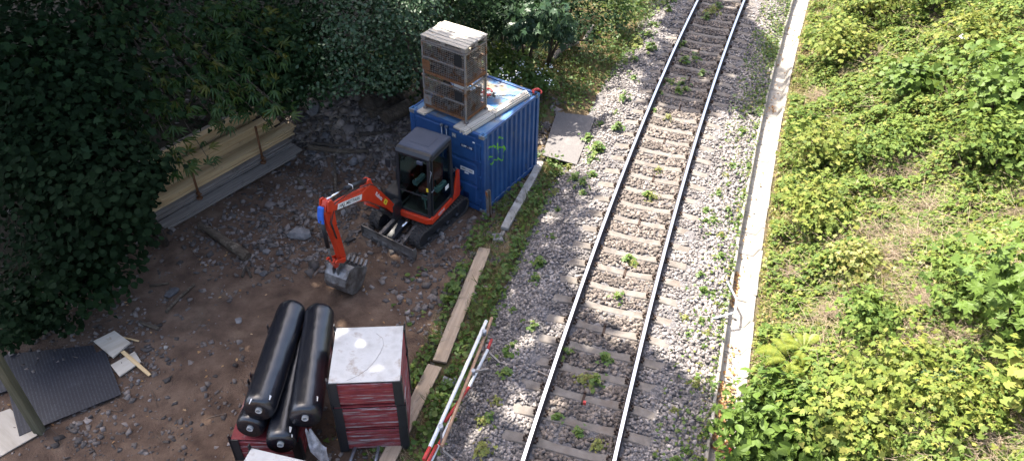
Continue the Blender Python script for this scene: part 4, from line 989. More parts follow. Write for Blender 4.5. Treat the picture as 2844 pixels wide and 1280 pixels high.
arm([(2.00, 1.98), (2.09, 2.22), (2.2, 2.24), (2.26, 2.02), (2.14, 1.9)], -.115, -.078, 'cheek_plate', m_red, stk); arm([(2.00, 1.98), (2.09, 2.22), (2.2, 2.24), (2.26, 2.02), (2.14, 1.9)], .078, .115, 'cheek_plate', m_red, stk)
rod((2.36, 1.86), (2.32, 1.10), .045, 'bucket_cylinder', m_black, stk); rod((2.32, 1.10), (2.27, .66), .024, 'piston_rod', m_steel, stk)
arm([(2.31, .70), (2.24, .72), (1.98, .58), (1.97, .50), (2.06, .50)], -.13, -.09, 'bucket_link', m_red, stk, .008); arm([(2.31, .70), (2.24, .72), (1.98, .58), (1.97, .50), (2.06, .50)], .09, .13, 'bucket_link', m_red, stk, .008)
arm([(2.30, .68), (2.22, .72), (2.10, .42), (2.17, .36)], -.06, .06, 'bucket_link', m_red, stk, .008)
for k, w in enumerate((-.04, .04)): MB().tube([BW(.1, w, .7), BW(.45, .1 + w * .3, 1.5), BW(.8, .05 + w, 1.86), BW(1.3, w, 1.95), BW(2.0, .06 + w, 2.06), BW(2.2, .09 + w * .3, 1.7), BW(2.1, .08 + w * .2, 1.2)], .011, 6).obj('hose', m_rub, boom)
MB().tube([BW(1.75, .09, 1.82), BW(1.7, .14, 1.55), BW(1.9, .12, 1.45), BW(2.05, .085, 1.52)], .01, 6).obj('hose', m_rub, stk)
MB().tube([BW(1.35, -.03, 2.115), BW(1.35, .065, 2.1), BW(1.35, .07, 2.02)], .01, 6).obj('hose_clamp', m_plate, boom)
# bucket: curved shell with side plates and teeth
HW = .28
bp_ = [(1.92, .34), (2.10, .36), (2.25, .22), (2.30, .03), (2.25, -.17), (2.13, -.32), (1.97, -.39), (1.82, -.36), (1.65, -.24), (1.50, -.02)]
cx0, cz0 = 1.9, .0
shell = MB(); n = len(bp_); th_ = .025; vs = []
for (a, b) in bp_:
    da, db = a - cx0, b - cz0; L = math.hypot(da, db); ia, ib = a - da / L * th_, b - db / L * th_
    vs += [BW(a, -HW, b), BW(a, HW, b), BW(ia, HW, ib), BW(ia, -HW, ib)]
shell.add(vs, [(4 * i + k, 4 * i + 4 + k, 4 * i + 4 + (k + 1) % 4, 4 * i + (k + 1) % 4) for i in range(n - 1) for k in range(4)] + [(3, 2, 1, 0), (4 * n - 4, 4 * n - 3, 4 * n - 2, 4 * n - 1)])
bk = shell.obj('bucket', m_steel, EX)
for w in (-HW, HW - .018): arm(bp_[:1] + bp_[1:], w - .004, w + .022, 'side_plate', m_steel, bk, .003)
for w in (-.06, .05): arm([(2.22, .2), (2.24, .44), (2.08, .5), (1.92, .5), (1.86, .36), (1.95, .3)], w - .012, w + .012, 'ear_plate', m_steel, bk, .003)
for k in range(5):
    w = -HW + .06 + k * (2 * HW - .12) / 4; arm([(1.54, -.05), (1.48, .0), (1.39, .10), (1.42, .10), (1.53, .02)], w - .03, w + .03, 'tooth', m_steel, bk, .003)
rg = arm([(2.28, 2.14), (2.34, 2.14), (2.39, 1.95), (2.40, 1.78), (2.36, 1.76), (2.335, 1.98)], -.07, .06, 'blue_rag', m_rag, bevel=.01); rg.parent = None; rg.matrix_world = EXM.inverted(); tag(rg, 'bright blue rag hung over the excavator boom tip', 'rag')

# ------------------------------------------------------------------ timber stack on the slope
SA, SB = P(412, 573, -.40), P(759, 390, -.38); SA.z = SB.z = 0
su = (SB - SA).normalized(); sv = Vector((-su.y, su.x, 0))
zA, zB = gz(SA.x, SA.y), gz(SB.x, SB.y)
def SP(u, v, h):
    L = (SB - SA).length; b = SA + su * u + sv * v; return Vector((b.x, b.y, zA + (zB - zA) * u / L + .04 + h))
L_ = (SB - SA).length
plank('formwork_board', 'long grey weathered board on the ground in front of the timber stack', 'board', SP(0, .10, .02), SP(L_, .08, .03), .30, .045, m_woodg, rough=.01)
plank('formwork_board', 'narrow grey lath along the lower edge of the weathered board', 'board', SP(.06, -.095, -.01), SP(L_ - .25, -.10, .0), .07, .05, m_woodg)
rows = [(.42, .24, 5, .03, m_woodg, -.25), (.50, .24, 5, .245, m_woodn, .12), (.78, .25, 7, .06, m_woodn, .35), (1.05, .24, 14, .08, m_woodn, -.05), (1.31, .2, 9, .14, m_woodg, -.3), (1.53, .2, 14, .24, m_woodn, -.45), (1.75, .16, 10, .36, m_woodg, -.75)]
tops = ['topmost pale plank of the row nearest the two rusty posts', 'topmost pale plank of the front tier, over the grey ones', 'widest golden top plank in the middle of the timber stack', 'knotty pale top plank behind the golden middle one', 'greyish top plank towards the back of the timber stack', 'pale top plank second from the back of the timber stack', 'rearmost top plank of the timber stack, under the leaves']
for k, (v_, w, nl, h0, mt, sh) in enumerate(rows):
    for j in range(nl):
        a = .1 + sh + random.uniform(-.2, .2); b = L_ + sh * .6 + random.uniform(-.32, .2)
        top = j == nl - 1
        plank('plank', tops[k] if top else ('grey plank in the lower front layers of the timber stack' if mt is m_woodg else 'pale plank within the layers of the timber stack'), 'plank',
              SP(a, v_ + random.uniform(-.02, .02), h0 + .043 * j), SP(b, v_ + random.uniform(-.03, .02), h0 + .043 * j + random.uniform(-.002, .002)), w, .036, mt, 'planks in the timber stack')
for u_, lab in ((1.15, 'dark rusty steel post propping the timber stack, lower left'), (3.05, 'dark rusty steel post propping the timber stack, upper right')):
    t = thing('steel_prop', lab, 'post', SP(u_, .235, .06), 0, 'rusty props')
    MB().tube([(0, 0, .0), (0, 0, 1.1)], .03, 10).obj('shaft', m_rust, t)
    MB().tube([(0, 0, -.02), (0, 0, .03)], .075, 12).obj('base_plate', m_rust, t)
    MB().tube([(0, 0, .12), (0, 0, .17)], .05, 8).bar((-.1, 0, .145), (.1, 0, .145), .025, .02).obj('screw_collar', m_rust, t)

# ------------------------------------------------------------------ logs, branches, stones
def G3(px, py, up=0.0): p = PG(px, py); return Vector((p.x, p.y, p.z + up))
log('log', 'bark covered log lying below the timber stack', [G3(505, 572, .08), G3(560, 610, .1), G3(625, 655, .1)], (.09, .125), m_bark)
log('log', 'thick mossy log end beside the rear corner of the blue container', [G3(968, 316, .22), G3(1030, 284, .22)], (.21, .2), m_bark)
log('log', 'long dark log leading behind the container from the leaning trunk', [G3(930, 300, .12), G3(1000, 268, .15), G3(1075, 232, .18)], (.14, .12), m_bark)
log('branch', 'split brown branch lying across the slate heap', [G3(778, 378, .06), G3(850, 386, .07), G3(928, 388, .07)], (.085, .05), m_bark, 'branch')
log('branch', 'dark curved branch above the split brown one', [G3(790, 368, .06), G3(850, 372, .06), G3(880, 365, .05)], (.06, .035), m_barkd, 'branch')
log('branch', 'dark round branch close behind the cab', [G3(905, 345, .05), G3(960, 340, .05), G3(985, 332, .05)], (.075, .06), m_barkd, 'branch')
log('stake', 'thin upright stick lying down the slope towards the boom', [G3(842, 400, .04), G3(846, 505, .04)], (.03, .045), m_bark, 'stick')
log('branch', 'torn branch with pale splintered end below the plank stack', [G3(748, 452, .04), G3(770, 480, .05)], (.06, .035), m_bark, 'branch')
log('stake', 'grey half buried stick behind the boom tip', [G3(785, 552, .04), G3(835, 525, .05)], (.06, .04), m_woodg, 'stick')
log('branch', 'forked root by the end of the bark covered log', [G3(610, 700, .04), G3(620, 672, .06), G3(632, 700, .03)], (.03, .03), m_barkd, 'root')
log('branch', 'brown branch slanting across the twig heap', [G3(420, 790, .05), G3(450, 755, .06), G3(490, 720, .05)], (.035, .03), m_bark, 'branch')
log('branch', 'short cut branch by the wood offcuts', [G3(352, 812, .04), G3(400, 830, .04)], (.04, .045), m_bark, 'branch')
log('branch', 'grey stick near the brambles, left of the slab', [G3(378, 722, .03), G3(425, 715, .03)], (.03, .025), m_bark, 'branch')
log('stump', 'rotting root stump at the foot of the leaning trunk', [G3(925, 285, .1), G3(938, 262, .35)], (.3, .2), m_bark, 'stump', wob=.3)
for k, (a, b, c, d, r, lab) in enumerate(((1372, 112, 1420, 100, .2, 'lowest dark log of the small log pile by the grass'), (1375, 100, 1432, 92, .18, 'dark log on the right side of the small log pile'), (1380, 88, 1425, 84, .17, 'topmost dark log of the small log pile'))):
    log('log', lab, [G3(a, b, .15 + .17 * k), G3(c, d, .15 + .17 * k)], (r, r * .9), m_barkd, 'log', 'small log pile')
log('log', 'bent grey trunk lying in the grass beside the log pile', [G3(1385, 160, .1), G3(1415, 135, .2), G3(1452, 118, .15)], (.1, .09), m_woodg)
log('branch', 'short bleached branch standing in the grass', [G3(1468, 110, .1), G3(1490, 85, .3)], (.06, .05), m_woodg, 'branch')
log('log', 'brown log half hidden in leaves behind the container', [G3(1262, 145, .1), G3(1320, 130, .15)], (.1, .09), m_bark)
RK = [((752, 594), (.72, .46, .36), m_rock, 'large pale grey boulder in front of the timber stack'), ((792, 280), (.62, .45, .42), m_rock, 'grey boulder on the crest of the slate heap'),
      ((748, 295), (.34, .24, .1), m_rockd, 'flat dark slab left of the crest boulder'), ((768, 298), (.3, .24, .12), m_rockd, 'angular dark slab in front of the crest boulder'),
      ((822, 346), (.34, .26, .26), m_rockd, 'dark angular stone in the middle of the slate heap'), ((786, 384), (.38, .28, .12), m_rockd, 'flat grey slab near the right end of the planks'),
      ((890, 412), (.3, .26, .34), m_rock, 'pale upright stone left of the cab mirror'), ((846, 425), (.24, .16, .06), m_rock, 'pale thin slate beside the upright stone'),
      ((848, 408), (.16, .18, .06), m_slab, 'small squared concrete piece above the pale slate'), ((670, 634), (.24, .18, .14), m_rock, 'fist sized grey stone right of the fallen log'),
      ((432, 738), (.46, .24, .14), m_rockd, 'long dark slab beside the brambles'), ((600, 806), (.24, .2, .06), m_rock, 'flat stone in the sunlit patch of earth'),
      ((664, 690), (.2, .22, .12), m_rockd, 'dark stone below the fist sized grey one'), ((820, 300), (.22, .16, .12), m_rockd, 'dark stone high on the slate heap'),
      ((866, 535), (.3, .2, .1), m_rock, 'pale stone on the ground below the boom'), ((418, 876), (.12, .12, .09), m_slab, 'small pale square stone by the cut branch'),
      ((1110, 592), (.2, .16, .12), m_rock, 'grey stone beside the right crawler track'), ((1190, 640), (.2, .15, .1), m_rock, 'grey stone near the container doors'),
      ((1000, 820), (.1, .08, .05), m_rock, 'little pale stone in the open yard'), ((350, 960), (.1, .09, .06), m_rock, 'small light stone right of the black panel'),
      ((705, 640), (.26, .2, .12), m_rockd, 'dark shard below the pale boulder'), ((725, 415), (.24, .18, .12), m_rockd, 'dark stone just below the weathered board')]
for k, (q, s_, mt, lab) in enumerate(RK):
    p = PG(*q); rock('stone', lab, (p.x, p.y, p.z + s_[2] * .2), s_, mt, 60 + k, rz=k * 1.7, cat='stone')
p = PG(1205, 575); rock('brick_piece', 'broken red brick piece near the steel post', (p.x, p.y, p.z + .03), (.14, .1, .08), m_brick, 500, cat='brick')

# ------------------------------------------------------------------ panels and offcuts at the lower left
def sheet(name, label, corners, t, mat, cat, z=0, seg=10, sag=.012):
    c = [Vector(q) for q in corners]; o = sum(c, Vector()) / 4; ex = (c[1] - c[0]).normalized(); en = ex.cross(c[3] - c[0]).normalized()
    if en.z < 0: en = -en
    ey = en.cross(ex); mb = MB(); vs = []
    B = Matrix((ex, ey, en)).transposed().to_4x4(); Bi = B.inverted()
    for j in range(seg + 1):
        for i in range(seg + 1):
            a, b = i / seg, j / seg; p = (c[0] * (1 - a) + c[1] * a) * (1 - b) + (c[3] * (1 - a) + c[2] * a) * b
            q = Bi @ (p - o); vs.append((q.x, q.y, sag * nz(q.x, q.y, .9, 12 + len(label)) + t))
    n = (seg + 1) ** 2; k = seg + 1
    vs += [(a, b, c_ - t) for a, b, c_ in vs]
    fs = [(j * k + i, j * k + i + 1, j * k + k + i + 1, j * k + k + i) for j in range(seg) for i in range(seg)]
    fs += [tuple(n + q for q in reversed(f)) for f in fs[:]]
    rim = [i for i in range(k)] + [j * k + seg for j in range(1, k)] + [seg * k + i for i in range(seg - 1, -1, -1)] + [j * k for j in range(seg - 1, 0, -1)]
    fs += [(rim[q], n + rim[q], n + rim[(q + 1) % len(rim)], rim[(q + 1) % len(rim)]) for q in range(len(rim))]
    ob = mb.add(vs, fs).obj(name, mat); ob.matrix_world = Matrix.Translation(o) @ B
    return tag(ob, label, cat)
def Z(p, z): return Vector((p.x, p.y, z))
zb = max(gz(-11.2, 8.1), gz(-12.3, 6.8)) - .02
q = [P(305, 990, -.36), P(262, 876, -.34), None, None]; e = P(50, 1098, -.36) - q[0]; q[3] = q[0] + e * 1.0; q[2] = q[1] + e
hz = lambda p, a: Z(p, gz(p.x, p.y) + a)
sheet('film_faced_board', 'large black film faced plywood panel with faint diagonal print, lower left', [hz(p, .06) for p in q], .021, m_mat, 'panel')
q2 = [P(250, 905, -.4), P(235, 868, -.4), P(5, 890, -.4), P(-60, 1010, -.4)]
sheet('film_faced_board', 'second black panel tucked beneath the large film faced one', [hz(p, .02) for p in q2], .021, m_mat, 'panel')
q3 = [P(97, 1098, -.4), P(28, 1030, -.4), P(-120, 1080, -.4), P(-30, 1170, -.4)]
sheet('plywood_sheet', 'pale bare plywood sheet in the lower left corner', [hz(p, .03) for p in q3], .02, m_woodl, 'plywood')
sheet('wood_offcut', 'squarish board offcut with brown stained edge touching the black panel', [hz(P(*a, -.4), .07) for a in ((238, 863), (291, 838), (331, 868), (287, 905))], .04, m_woodl, 'offcut', seg=4)
sheet('wood_offcut', 'pale flat board offcut under the thin lath', [hz(P(*a, -.4), .03) for a in ((280, 921), (340, 886), (356, 911), (302, 949))], .03, m_woodl, 'offcut', seg=4)
plank('lath', 'thin orange lath lying across the pale offcut', 'lath', hz(P(310, 888, -.4), .085), hz(P(378, 945, -.4), .045), .075, .022, m_woodn)
plank('lath', 'thin yellow lath by the squarish offcut', 'lath', hz(P(295, 845, -.4), .03), hz(P(350, 858, -.4), .03), .035, .02, m_woodn)
pb = PG(103, 1088); t = MB().box((0, 0, 1.2), (.15, .15, 2.5)).obj('wooden_post', m_post, loc=(pb.x, pb.y, pb.z), rot=(0, 0, .3), bevel=.01); tag(t, 'greenish square wooden post standing before the black panel', 'post')

# ------------------------------------------------------------------ plywood mat by the track
sheet('plywood_mat', 'weathered film faced plywood mat lying beside the track ballast', [P(*a, zz) for a, zz in (((1400, 283), -.33), ((1497, 297), -.22), ((1450, 415), -.22), ((1364, 393), -.33))], .025, m_mat2, 'mat', sag=.02)
# ------------------------------------------------------------------ boards along the verge
plank('scaffold_board', 'long brown board along the verge, upper one reaching towards the container', 'board', Z(P(1219, 632), -.33), Z(P(1106, 917), -.33), .29, .05, m_woodp)
plank('scaffold_board', 'long brown board along the verge, lower one running under the red crates', 'board', Z(P(1094, 927), -.33), Z(P(965, 1185), -.33), .29, .05, m_woodp)
plank('concrete_edging', 'pale worn concrete kerb lying along the container side', 'kerb', Z(P(1360, 415), -.33), Z(P(1268, 583), -.33), .2, .09, m_slab, rough=.018)
plank('concrete_edging', 'broken narrow end piece below the pale concrete kerb', 'kerb', hz(P(1265, 585), .02), hz(P(1256, 606), .02), .1, .08, m_slab, rough=.018)
plank('paving_block', 'dark flat block at the lower end of the concrete kerb', 'block', hz(P(1238, 605), .05), hz(P(1263, 603), .05), .24, .09, m_rock, rough=.012)
p = PG(1231, 553); t = MB().box((-.035, 0, .42), (.012, .1, .92)).box((.0, .048, .42), (.07, .012, .92)).box((.0, -.048, .42), (.07, .012, .92)).obj('steel_post', m_rustg, loc=(p.x, p.y, p.z), rot=(.02, -.03, -.5)); tag(t, 'rusty steel channel post at the container corner with orange top', 'post')
o = MB().box((.0, -.056, .82), (.072, .004, .11)).obj('painted_top', m_orange, t)

# ------------------------------------------------------------------ red stacking crates
def red_crate(label, loc, rz, lid, h=.64, w=1.2, d=1.26, group='red steel stacking crates'):
    t = thing('red_crate', label, 'crate', loc, rz, group)
    for sx in (-1, 1):
        for sy in (-1, 1):
            MB().box((sx * (w / 2 - .062), sy * (d / 2 + .004), h / 2), (.15, .014, h - .01)).box((sx * (w / 2 + .012), sy * (d / 2 - .04), h / 2), (.014, .13, h - .01)).box((sx * (w / 2 - .04), sy * (d / 2 - .04), .03), (.1, .1, .05)).obj('corner_post', m_black, t)
            MB().box((sx * (w / 2 + .02), sy * (d / 2 - .02), h + .03), (.016, .06, .12)).obj('stacking_lug', m_black, t)
    nb = 4
    for k in range(nb):
        z0 = .05 + k * (h - .11) / nb; hh = (h - .11) / nb; b = .02
        for sy in (-1, 1):
            mb = MB(); y = sy * (d / 2 - .02); pf = [(0, 0), (.016, .012), (.016, hh - .028), (0, hh - .014), (-.012, hh - .007), (-.012, 0)]
            mb.prism([(y + sy * (a if True else 0), z0 + z) for a, z in pf], -w / 2 + .09, w / 2 - .09, 'x'); mb.obj('side_board', m_crate, t)
        for sx in (-1, 1):
            mb = MB(); x = sx * (w / 2 - .01); pf = [(0, 0), (.016, .012), (.016, hh - .028), (0, hh - .014), (-.012, hh - .007), (-.012, 0)]
            mb.prism([(x + sx * a, z0 + z) for a, z in pf], -d / 2 + .08, d / 2 - .08, 'y'); mb.obj('side_board', m_crate, t)
    MB().box((0, 0, .03), (w - .1, d - .1, .03)).obj('floor', m_black, t)
    MB().box((0, 0, h - .012), (w - .012, d - .02, .02)).obj('lid', m_white if lid else m_crate, t, bevel=.006)
    return t
A_, B_ = P(859, 1140, -.42), P(1030, 1132, -.42)
cr = math.atan2(B_.y - A_.y, B_.x - A_.x); ex = Vector((math.cos(cr), math.sin(cr), 0)); ey = Vector((-ex.y, ex.x, 0))
cc = (A_ + B_) / 2 + ey * .66; zc = gz(cc.x, cc.y) + .03
HC = .63
red_crate('bottom red crate of the stack of three by the verge', (cc.x, cc.y, zc), cr, False, HC)
red_crate('middle red crate of the stack of three by the verge', (cc.x + .01, cc.y - .01, zc + HC + .004), cr + .008, False, HC)
red_crate('top red crate of the stack of three, closed by a white lid', (cc.x - .005, cc.y, zc + 2 * HC + .008), cr - .006, True, HC)
lid_z = zc + 3 * HC + .01
MB_w = MB().tube([Vector((cc.x, cc.y, lid_z)) + ex * a + ey * b for a, b in ((-.3, -.58), (-.12, -.48), (.02, -.36), (.14, -.18), (.22, .0), (.27, .18), (.24, .34), (.12, .46))], .0022, 5).obj('wire', m_rustg); tag(MB_w, 'thin curved wire lying on the white crate lid', 'wire')
# crates carrying the rolls, and the low one in front
ra = math.atan2(-2.33, .64) + PI / 2
c2 = Vector((-6.62, 7.35, 0)); red_crate('red crate under the near end of the black rolls', (c2.x, c2.y, gz(c2.x, c2.y) + .02), ra, False, .60)
c3 = c2 + Vector((-.34, 1.3, 0)); red_crate('red crate under the far end of the black rolls', (c3.x, c3.y, gz(c3.x, c3.y) + .02), ra, False, .60)
k0, k1 = P(632, 1124, .55), P(772, 1157, .55); kx = (k1 - k0).normalized(); c4 = k0 + kx * .6 + Vector((kx.y, -kx.x, 0)) * .5; red_crate('red crate with dirty white lid, cut by the bottom edge of the photo', (c4.x, c4.y, gz(c4.x, c4.y) + .02), math.atan2(kx.y, kx.x), True, .95, 1.2, 1.0)
for k, (a, b) in enumerate((((897, 1128), (872, 1200)), ((957, 1120), (938, 1200)))):
    p0, p1 = hz(P(*a), .12), hz(P(*b), .12); t = MB().tube([p0, p1], .03, 10).obj('steel_tube', m_blued); tag(t, ['galvanised tube sticking out below the red stack, nearer the rolls', 'galvanised tube sticking out below the red stack, nearer the board'][k], 'tube', 'galvanised tubes')

# ------------------------------------------------------------------ rolls in black stretch film
def roll(label, a, b, r, seed, torn=True):
    a, b = Vector(a), Vector(b); d = b - a; L = d.length; d.normalize()
    t = thing('film_roll', label, 'roll', (a + b) / 2, 0, 'rolls wrapped in black film', rot=d.to_track_quat('X', 'Z').to_euler())
    N, n = 44, 40; rr = random.Random(seed); vs = []
    for i in range(N):
        x = -L / 2 + L * i / (N - 1); rb = r * (.84, .955, .99, 1)[min(3, i, N - 1 - i)]
        for k in range(n):
            an = 2 * PI * k / n
            w = 1 + .035 * noise.noise(Vector((x * 1.3 + seed, math.cos(an) * 1.1, math.sin(an) * 1.1))) + .02 * noise.noise(Vector((x * 9, math.cos(an) * 2 + seed, math.sin(an) * 2)))
            vs.append((x, rb * w * math.cos(an), rb * w * math.sin(an)))
    mb = MB(); mb.add(vs, [(i * n + k, i * n + (k + 1) % n, (i + 1) * n + (k + 1) % n, (i + 1) * n + k) for i in range(N - 1) for k in range(n)], 0, None, True)
    for i0, x, sg in ((0, -L / 2, 1), ((N - 1) * n, L / 2, -1)):     # wrapped-in ends around the core
        b0 = len(mb.v); ring = [(x + sg * .035, .055 * math.cos(2 * PI * k / n), .055 * math.sin(2 * PI * k / n)) for k in range(n)]
        mb.add(ring, []);
        for k in range(n): mb.f.append([i0 + k, i0 + (k + 1) % n, b0 + (k + 1) % n, b0 + k]); mb.m.append(0); mb.sm.append(True)
    mb.obj('wrapping', m_film, t)
    MB().ring((0, 0, 0), (1, 0, 0), .042, .056, L + .02, 20).obj('core_tube', m_core, t)
    MB().tube([(-L / 2 + .1, 0, 0), (L / 2 - .1, 0, 0)], .04, 10).obj('core_shadow_plug', m_ink, t).name = 'core_shade_plug'  # black filler stands for the shade inside the core tube
    for k in range(1 + seed % 2):                                   # torn scraps at the near end
        an = rr.uniform(.2, 2.8); x = L / 2 - rr.uniform(.02, .3)
        mb = MB(); w = rr.uniform(.012, .03); l = rr.uniform(.05, .13)
        vs = []
        for i in range(4):
            for s_ in (-1, 1): aa = an + s_ * w / r * (1 - .2 * i); vs.append((x + l * i / 3, (r * 1.03 + .004 * i) * math.cos(aa), (r * 1.03 + .004 * i) * math.sin(aa)))
        vs += [(v[0], v[1] * 1.012, v[2] * 1.012) for v in vs]
        mb.add(vs, [(2 * i, 2 * i + 1, 2 * i + 3, 2 * i + 2) for i in range(3)] + [(8 + 2 * i, 10 + 2 * i, 11 + 2 * i, 9 + 2 * i) for i in range(3)] + [(0, 8, 9, 1), (6, 7, 15, 14)]).obj('torn_scrap', m_whitep, t)
    return t
rzc = gz(-6.6, 7.3) + .62 + .02
zt = rzc + .27; R_ = .262
Aa, Ab = P(736, 775, zt + .46), P(650, 1033, zt + .46)
Ba, Bb = P(805, 783, zt + .44), P(767, 1052, zt + .44)
roll('upper left black film roll with torn far end', Aa, Ab, .28, 3)
roll('upper right black film roll beside the white lidded crate', Ba, Bb, .282, 8)
Da, Db = P(760, 840, zt), P(705, 1118, zt); roll('lower black film roll between the upper two, pale core sticking out', Da, Db, .262, 13)
Ca, Cb = P(722, 860, zt), P(628, 1078, zt); roll('lower left black film roll with stuffed white core', Ca, Cb, .262, 21)
mb = MB(); vs = []
w0 = P(775, 1080, .75); w1 = P(832, 1185, .1)
for i in range(12):
    f = i / 11; c = w0.lerp(w1, f); ww = (.05 + .09 * math.sin(PI * min(1, f * 1.3)) * (1 - .5 * f)) * (1 + .5 * nz(i, 3, .9, 8))
    for k in range(5): a = (k - 2) / 2; vs.append(c + Vector((a * ww * .9, a * ww * .4, (.07 * math.sin(k * 2.2 + i * .8)) + .06 * nz(i, k, .7, 3))))
vs2 = [v + Vector((.0, -.003, .004)) for v in vs]
o = mb.add(vs + vs2, [(5 * i + k, 5 * i + k + 1, 5 * i + k + 6, 5 * i + k + 5) for i in range(11) for k in range(4)] + [(60 + 5 * i + k + 5, 60 + 5 * i + k + 6, 60 + 5 * i + k + 1, 60 + 5 * i + k) for i in range(11) for k in range(4)], 0, None, True).obj('plastic_strip', m_clear); tag(o, 'torn grey plastic strip hanging from the upper right roll', 'plastic')
mb = MB(); vs = []; c = hz(P(1128, 968), .12)
for i in range(6):
    for k in range(6): vs.append(c + Vector(((i - 2.5) * .05, (k - 2.5) * .045, .07 * nz(i, k, .6, 7) + .05 * math.sin(i * 1.5) * math.cos(k))))
o = mb.add(vs, [(6 * i + k, 6 * i + k + 1, 6 * i + k + 7, 6 * i + k + 6) for i in range(5) for k in range(5)], 0, None, True).obj('plastic_scrap', m_clear); tag(o, 'crumpled grey plastic scrap in the verge plants', 'plastic')
so_ = o.modifiers.new('t', 'SOLIDIFY'); so_.thickness = .004

# ------------------------------------------------------------------ track barrier: poles and rail brackets
def pole(label, segs, r, cat='pole', group='barrier poles', name='barrier_pole', n=10):
    pts = [Vector(s_[0]) for s_ in segs]; o0 = sum(pts, Vector()) / len(pts)
    t = thing(name, label, cat, o0, 0, group)
    for (a, ma), (b, _) in zip(segs[:-1], segs[1:]): MB().tube([Vector(a) - o0, Vector(b) - o0], r, n).obj('red_band' if ma is m_redp else 'pole_section', ma, t)
    return t
c6 = lambda x, y: ((1150 + .4487 * x) / DS, (760 + .4487 * y) / DS)
pole('long white barrier pole on the brackets, nearest the verge boards', [(P(*c6(447, 292), .42), m_whitep), (P(*c6(98, 1072), .42), m_redp), (P(*c6(60, 1150), .42), m_redp)], .035)
pole('long bare brown wooden pole beside the white barrier pole', [(P(*c6(482, 272), .30), m_polewood), (P(*c6(172, 1065), .30), m_polewood)], .032)
pole('red and white barrier pole low in the leaves, upper length', [(P(*c6(480, 405), .0), m_redp), (P(*c6(455, 470), .0), m_whitep), (P(*c6(395, 590), .0), m_whitep), (P(*c6(340, 700), .0), m_redp), (P(*c6(190, 915), .0), m_redp)], .03)
pole('red and white barrier pole low in the leaves, lower length', [(P(*c6(236, 885), .08), m_whitep), (P(*c6(172, 1020), .08), m_redp), (P(*c6(150, 1060), .08), m_whitep), (P(*c6(95, 1180), .08), m_whitep)], .03)
pole('red and white barrier pole at the bottom edge, next to the bracket foot', [(P(*c6(140, 1060), .16), m_redp), (P(*c6(80, 1175), .16), m_redp)], .032)
def bracket(label, pts):
    t = thing('barrier_bracket', label, 'bracket', pts[0], 0, 'barrier brackets')
    o0 = Vector(pts[0]); loc_ = [Vector(p) - o0 for p in pts]
    for a, b in zip(loc_[:-1], loc_[1:]): MB().bar(a, b, .035, .035).obj('steel_arm', m_rustg, t)
    MB().tube([loc_[0] + Vector((0, 0, -.06)), loc_[0] + Vector((0, 0, .05))], .045, 10).obj('pole_clamp', m_blued, t)
bracket('angled steel bracket reaching from the barrier poles to the rail', [P(*c6(435, 362), .42), P(*c6(436, 462), -.02), P(*c6(530, 550), -.12), P(*c6(770, 605), .0), P(*c6(830, 634), .06)])
bracket('angled steel bracket near the bottom edge of the photo', [P(*c6(166, 950), .42), P(*c6(170, 1085), -.05), P(*c6(255, 1155), -.12), P(*c6(400, 1230), -.02)])
bracket('short steel bracket arm lying across the brown pole', [P(*c6(365, 606), .28), P(*c6(462, 588), .26)])
# step iron fixed to the trough wall
pt = [P(1951 / DS + 280 * 200 / 828 / DS, (720 + 240 * .2415) / DS, -.02)]
c7 = lambda x, y: ((1950 + .2415 * x) / DS, (720 + .2415 * y) / DS)
pts = [P(*c7(285, 250), -.03), P(*c7(392, 455), .0), P(*c7(378, 610), .0), P(*c7(200, 662), -.04), P(*c7(60, 700), -.1)]
t = thing('channel_bracket', 'bent galvanised bracket reaching over the drainage trough', 'bracket', pts[0])
for a, b in zip(pts[:-1], pts[1:]): MB().bar(a - pts[0], b - pts[0], .04, .03).obj('steel_arm', m_blued, t)
p = P(1797, 1150, -.1); t = MB().tube([(0, 0, 0), (.03, .02, .35)], .03, 8).obj('marker_peg', m_redp, loc=P(1822, 1159, -.1)); tag(t, 'pinkish red marker peg at the trough edge, bottom of the photo', 'peg')

# ================================================================== VEGETATION
def normals_of(f, x, y, e=.12):
    return np.array([-(f(x + e, y) - f(x - e, y)) / (2 * e), -(f(x, y + e) - f(x, y - e)) / (2 * e), 1.0])
# ------------------------------------------------------------------ the green bank
def bank_cover(x, y):
    """how much leaf cover and how high, from patches; bare dry spots"""
    l = lat(x, y)
    c = .8 + .6 * fbm(x, y, .42, 51, 3)
    for (bx, by, br) in BARE:
        c -= .7 * math.exp(-((x - bx) ** 2 + (y - by) ** 2) / br ** 2)
    c *= sm(l, 3.0, 4.0) * .8 + .2
    return max(.55, min(1, c))
BARE = []
for px, py, r in ((2250, 430, .5), (2300, 600, .6), (2140, 740, .55), (2200, 700, .5), (2370, 780, .6), (2430, 860, .6), (2440, 1000, .5), (2040, 880, .45), (2300, 860, .4), (2530, 1080, .6), (2100, 640, .35), (2330, 530, .75), (2300, 450, .5), (2200, 590, .5), (2080, 800, .4), (2380, 860, .7), (2310, 760, .55), (2450, 930, .5), (1985, 700, .35), (2240, 650, .4), (2490, 1130, .5), (2560, 700, .4), (2080, 60, .5), (2055, 250, .35), (2560, 90, .5), (1960, 960, .35)):
    p = PB(px, py); BARE.append((p.x, p.y, r))
CAN = None
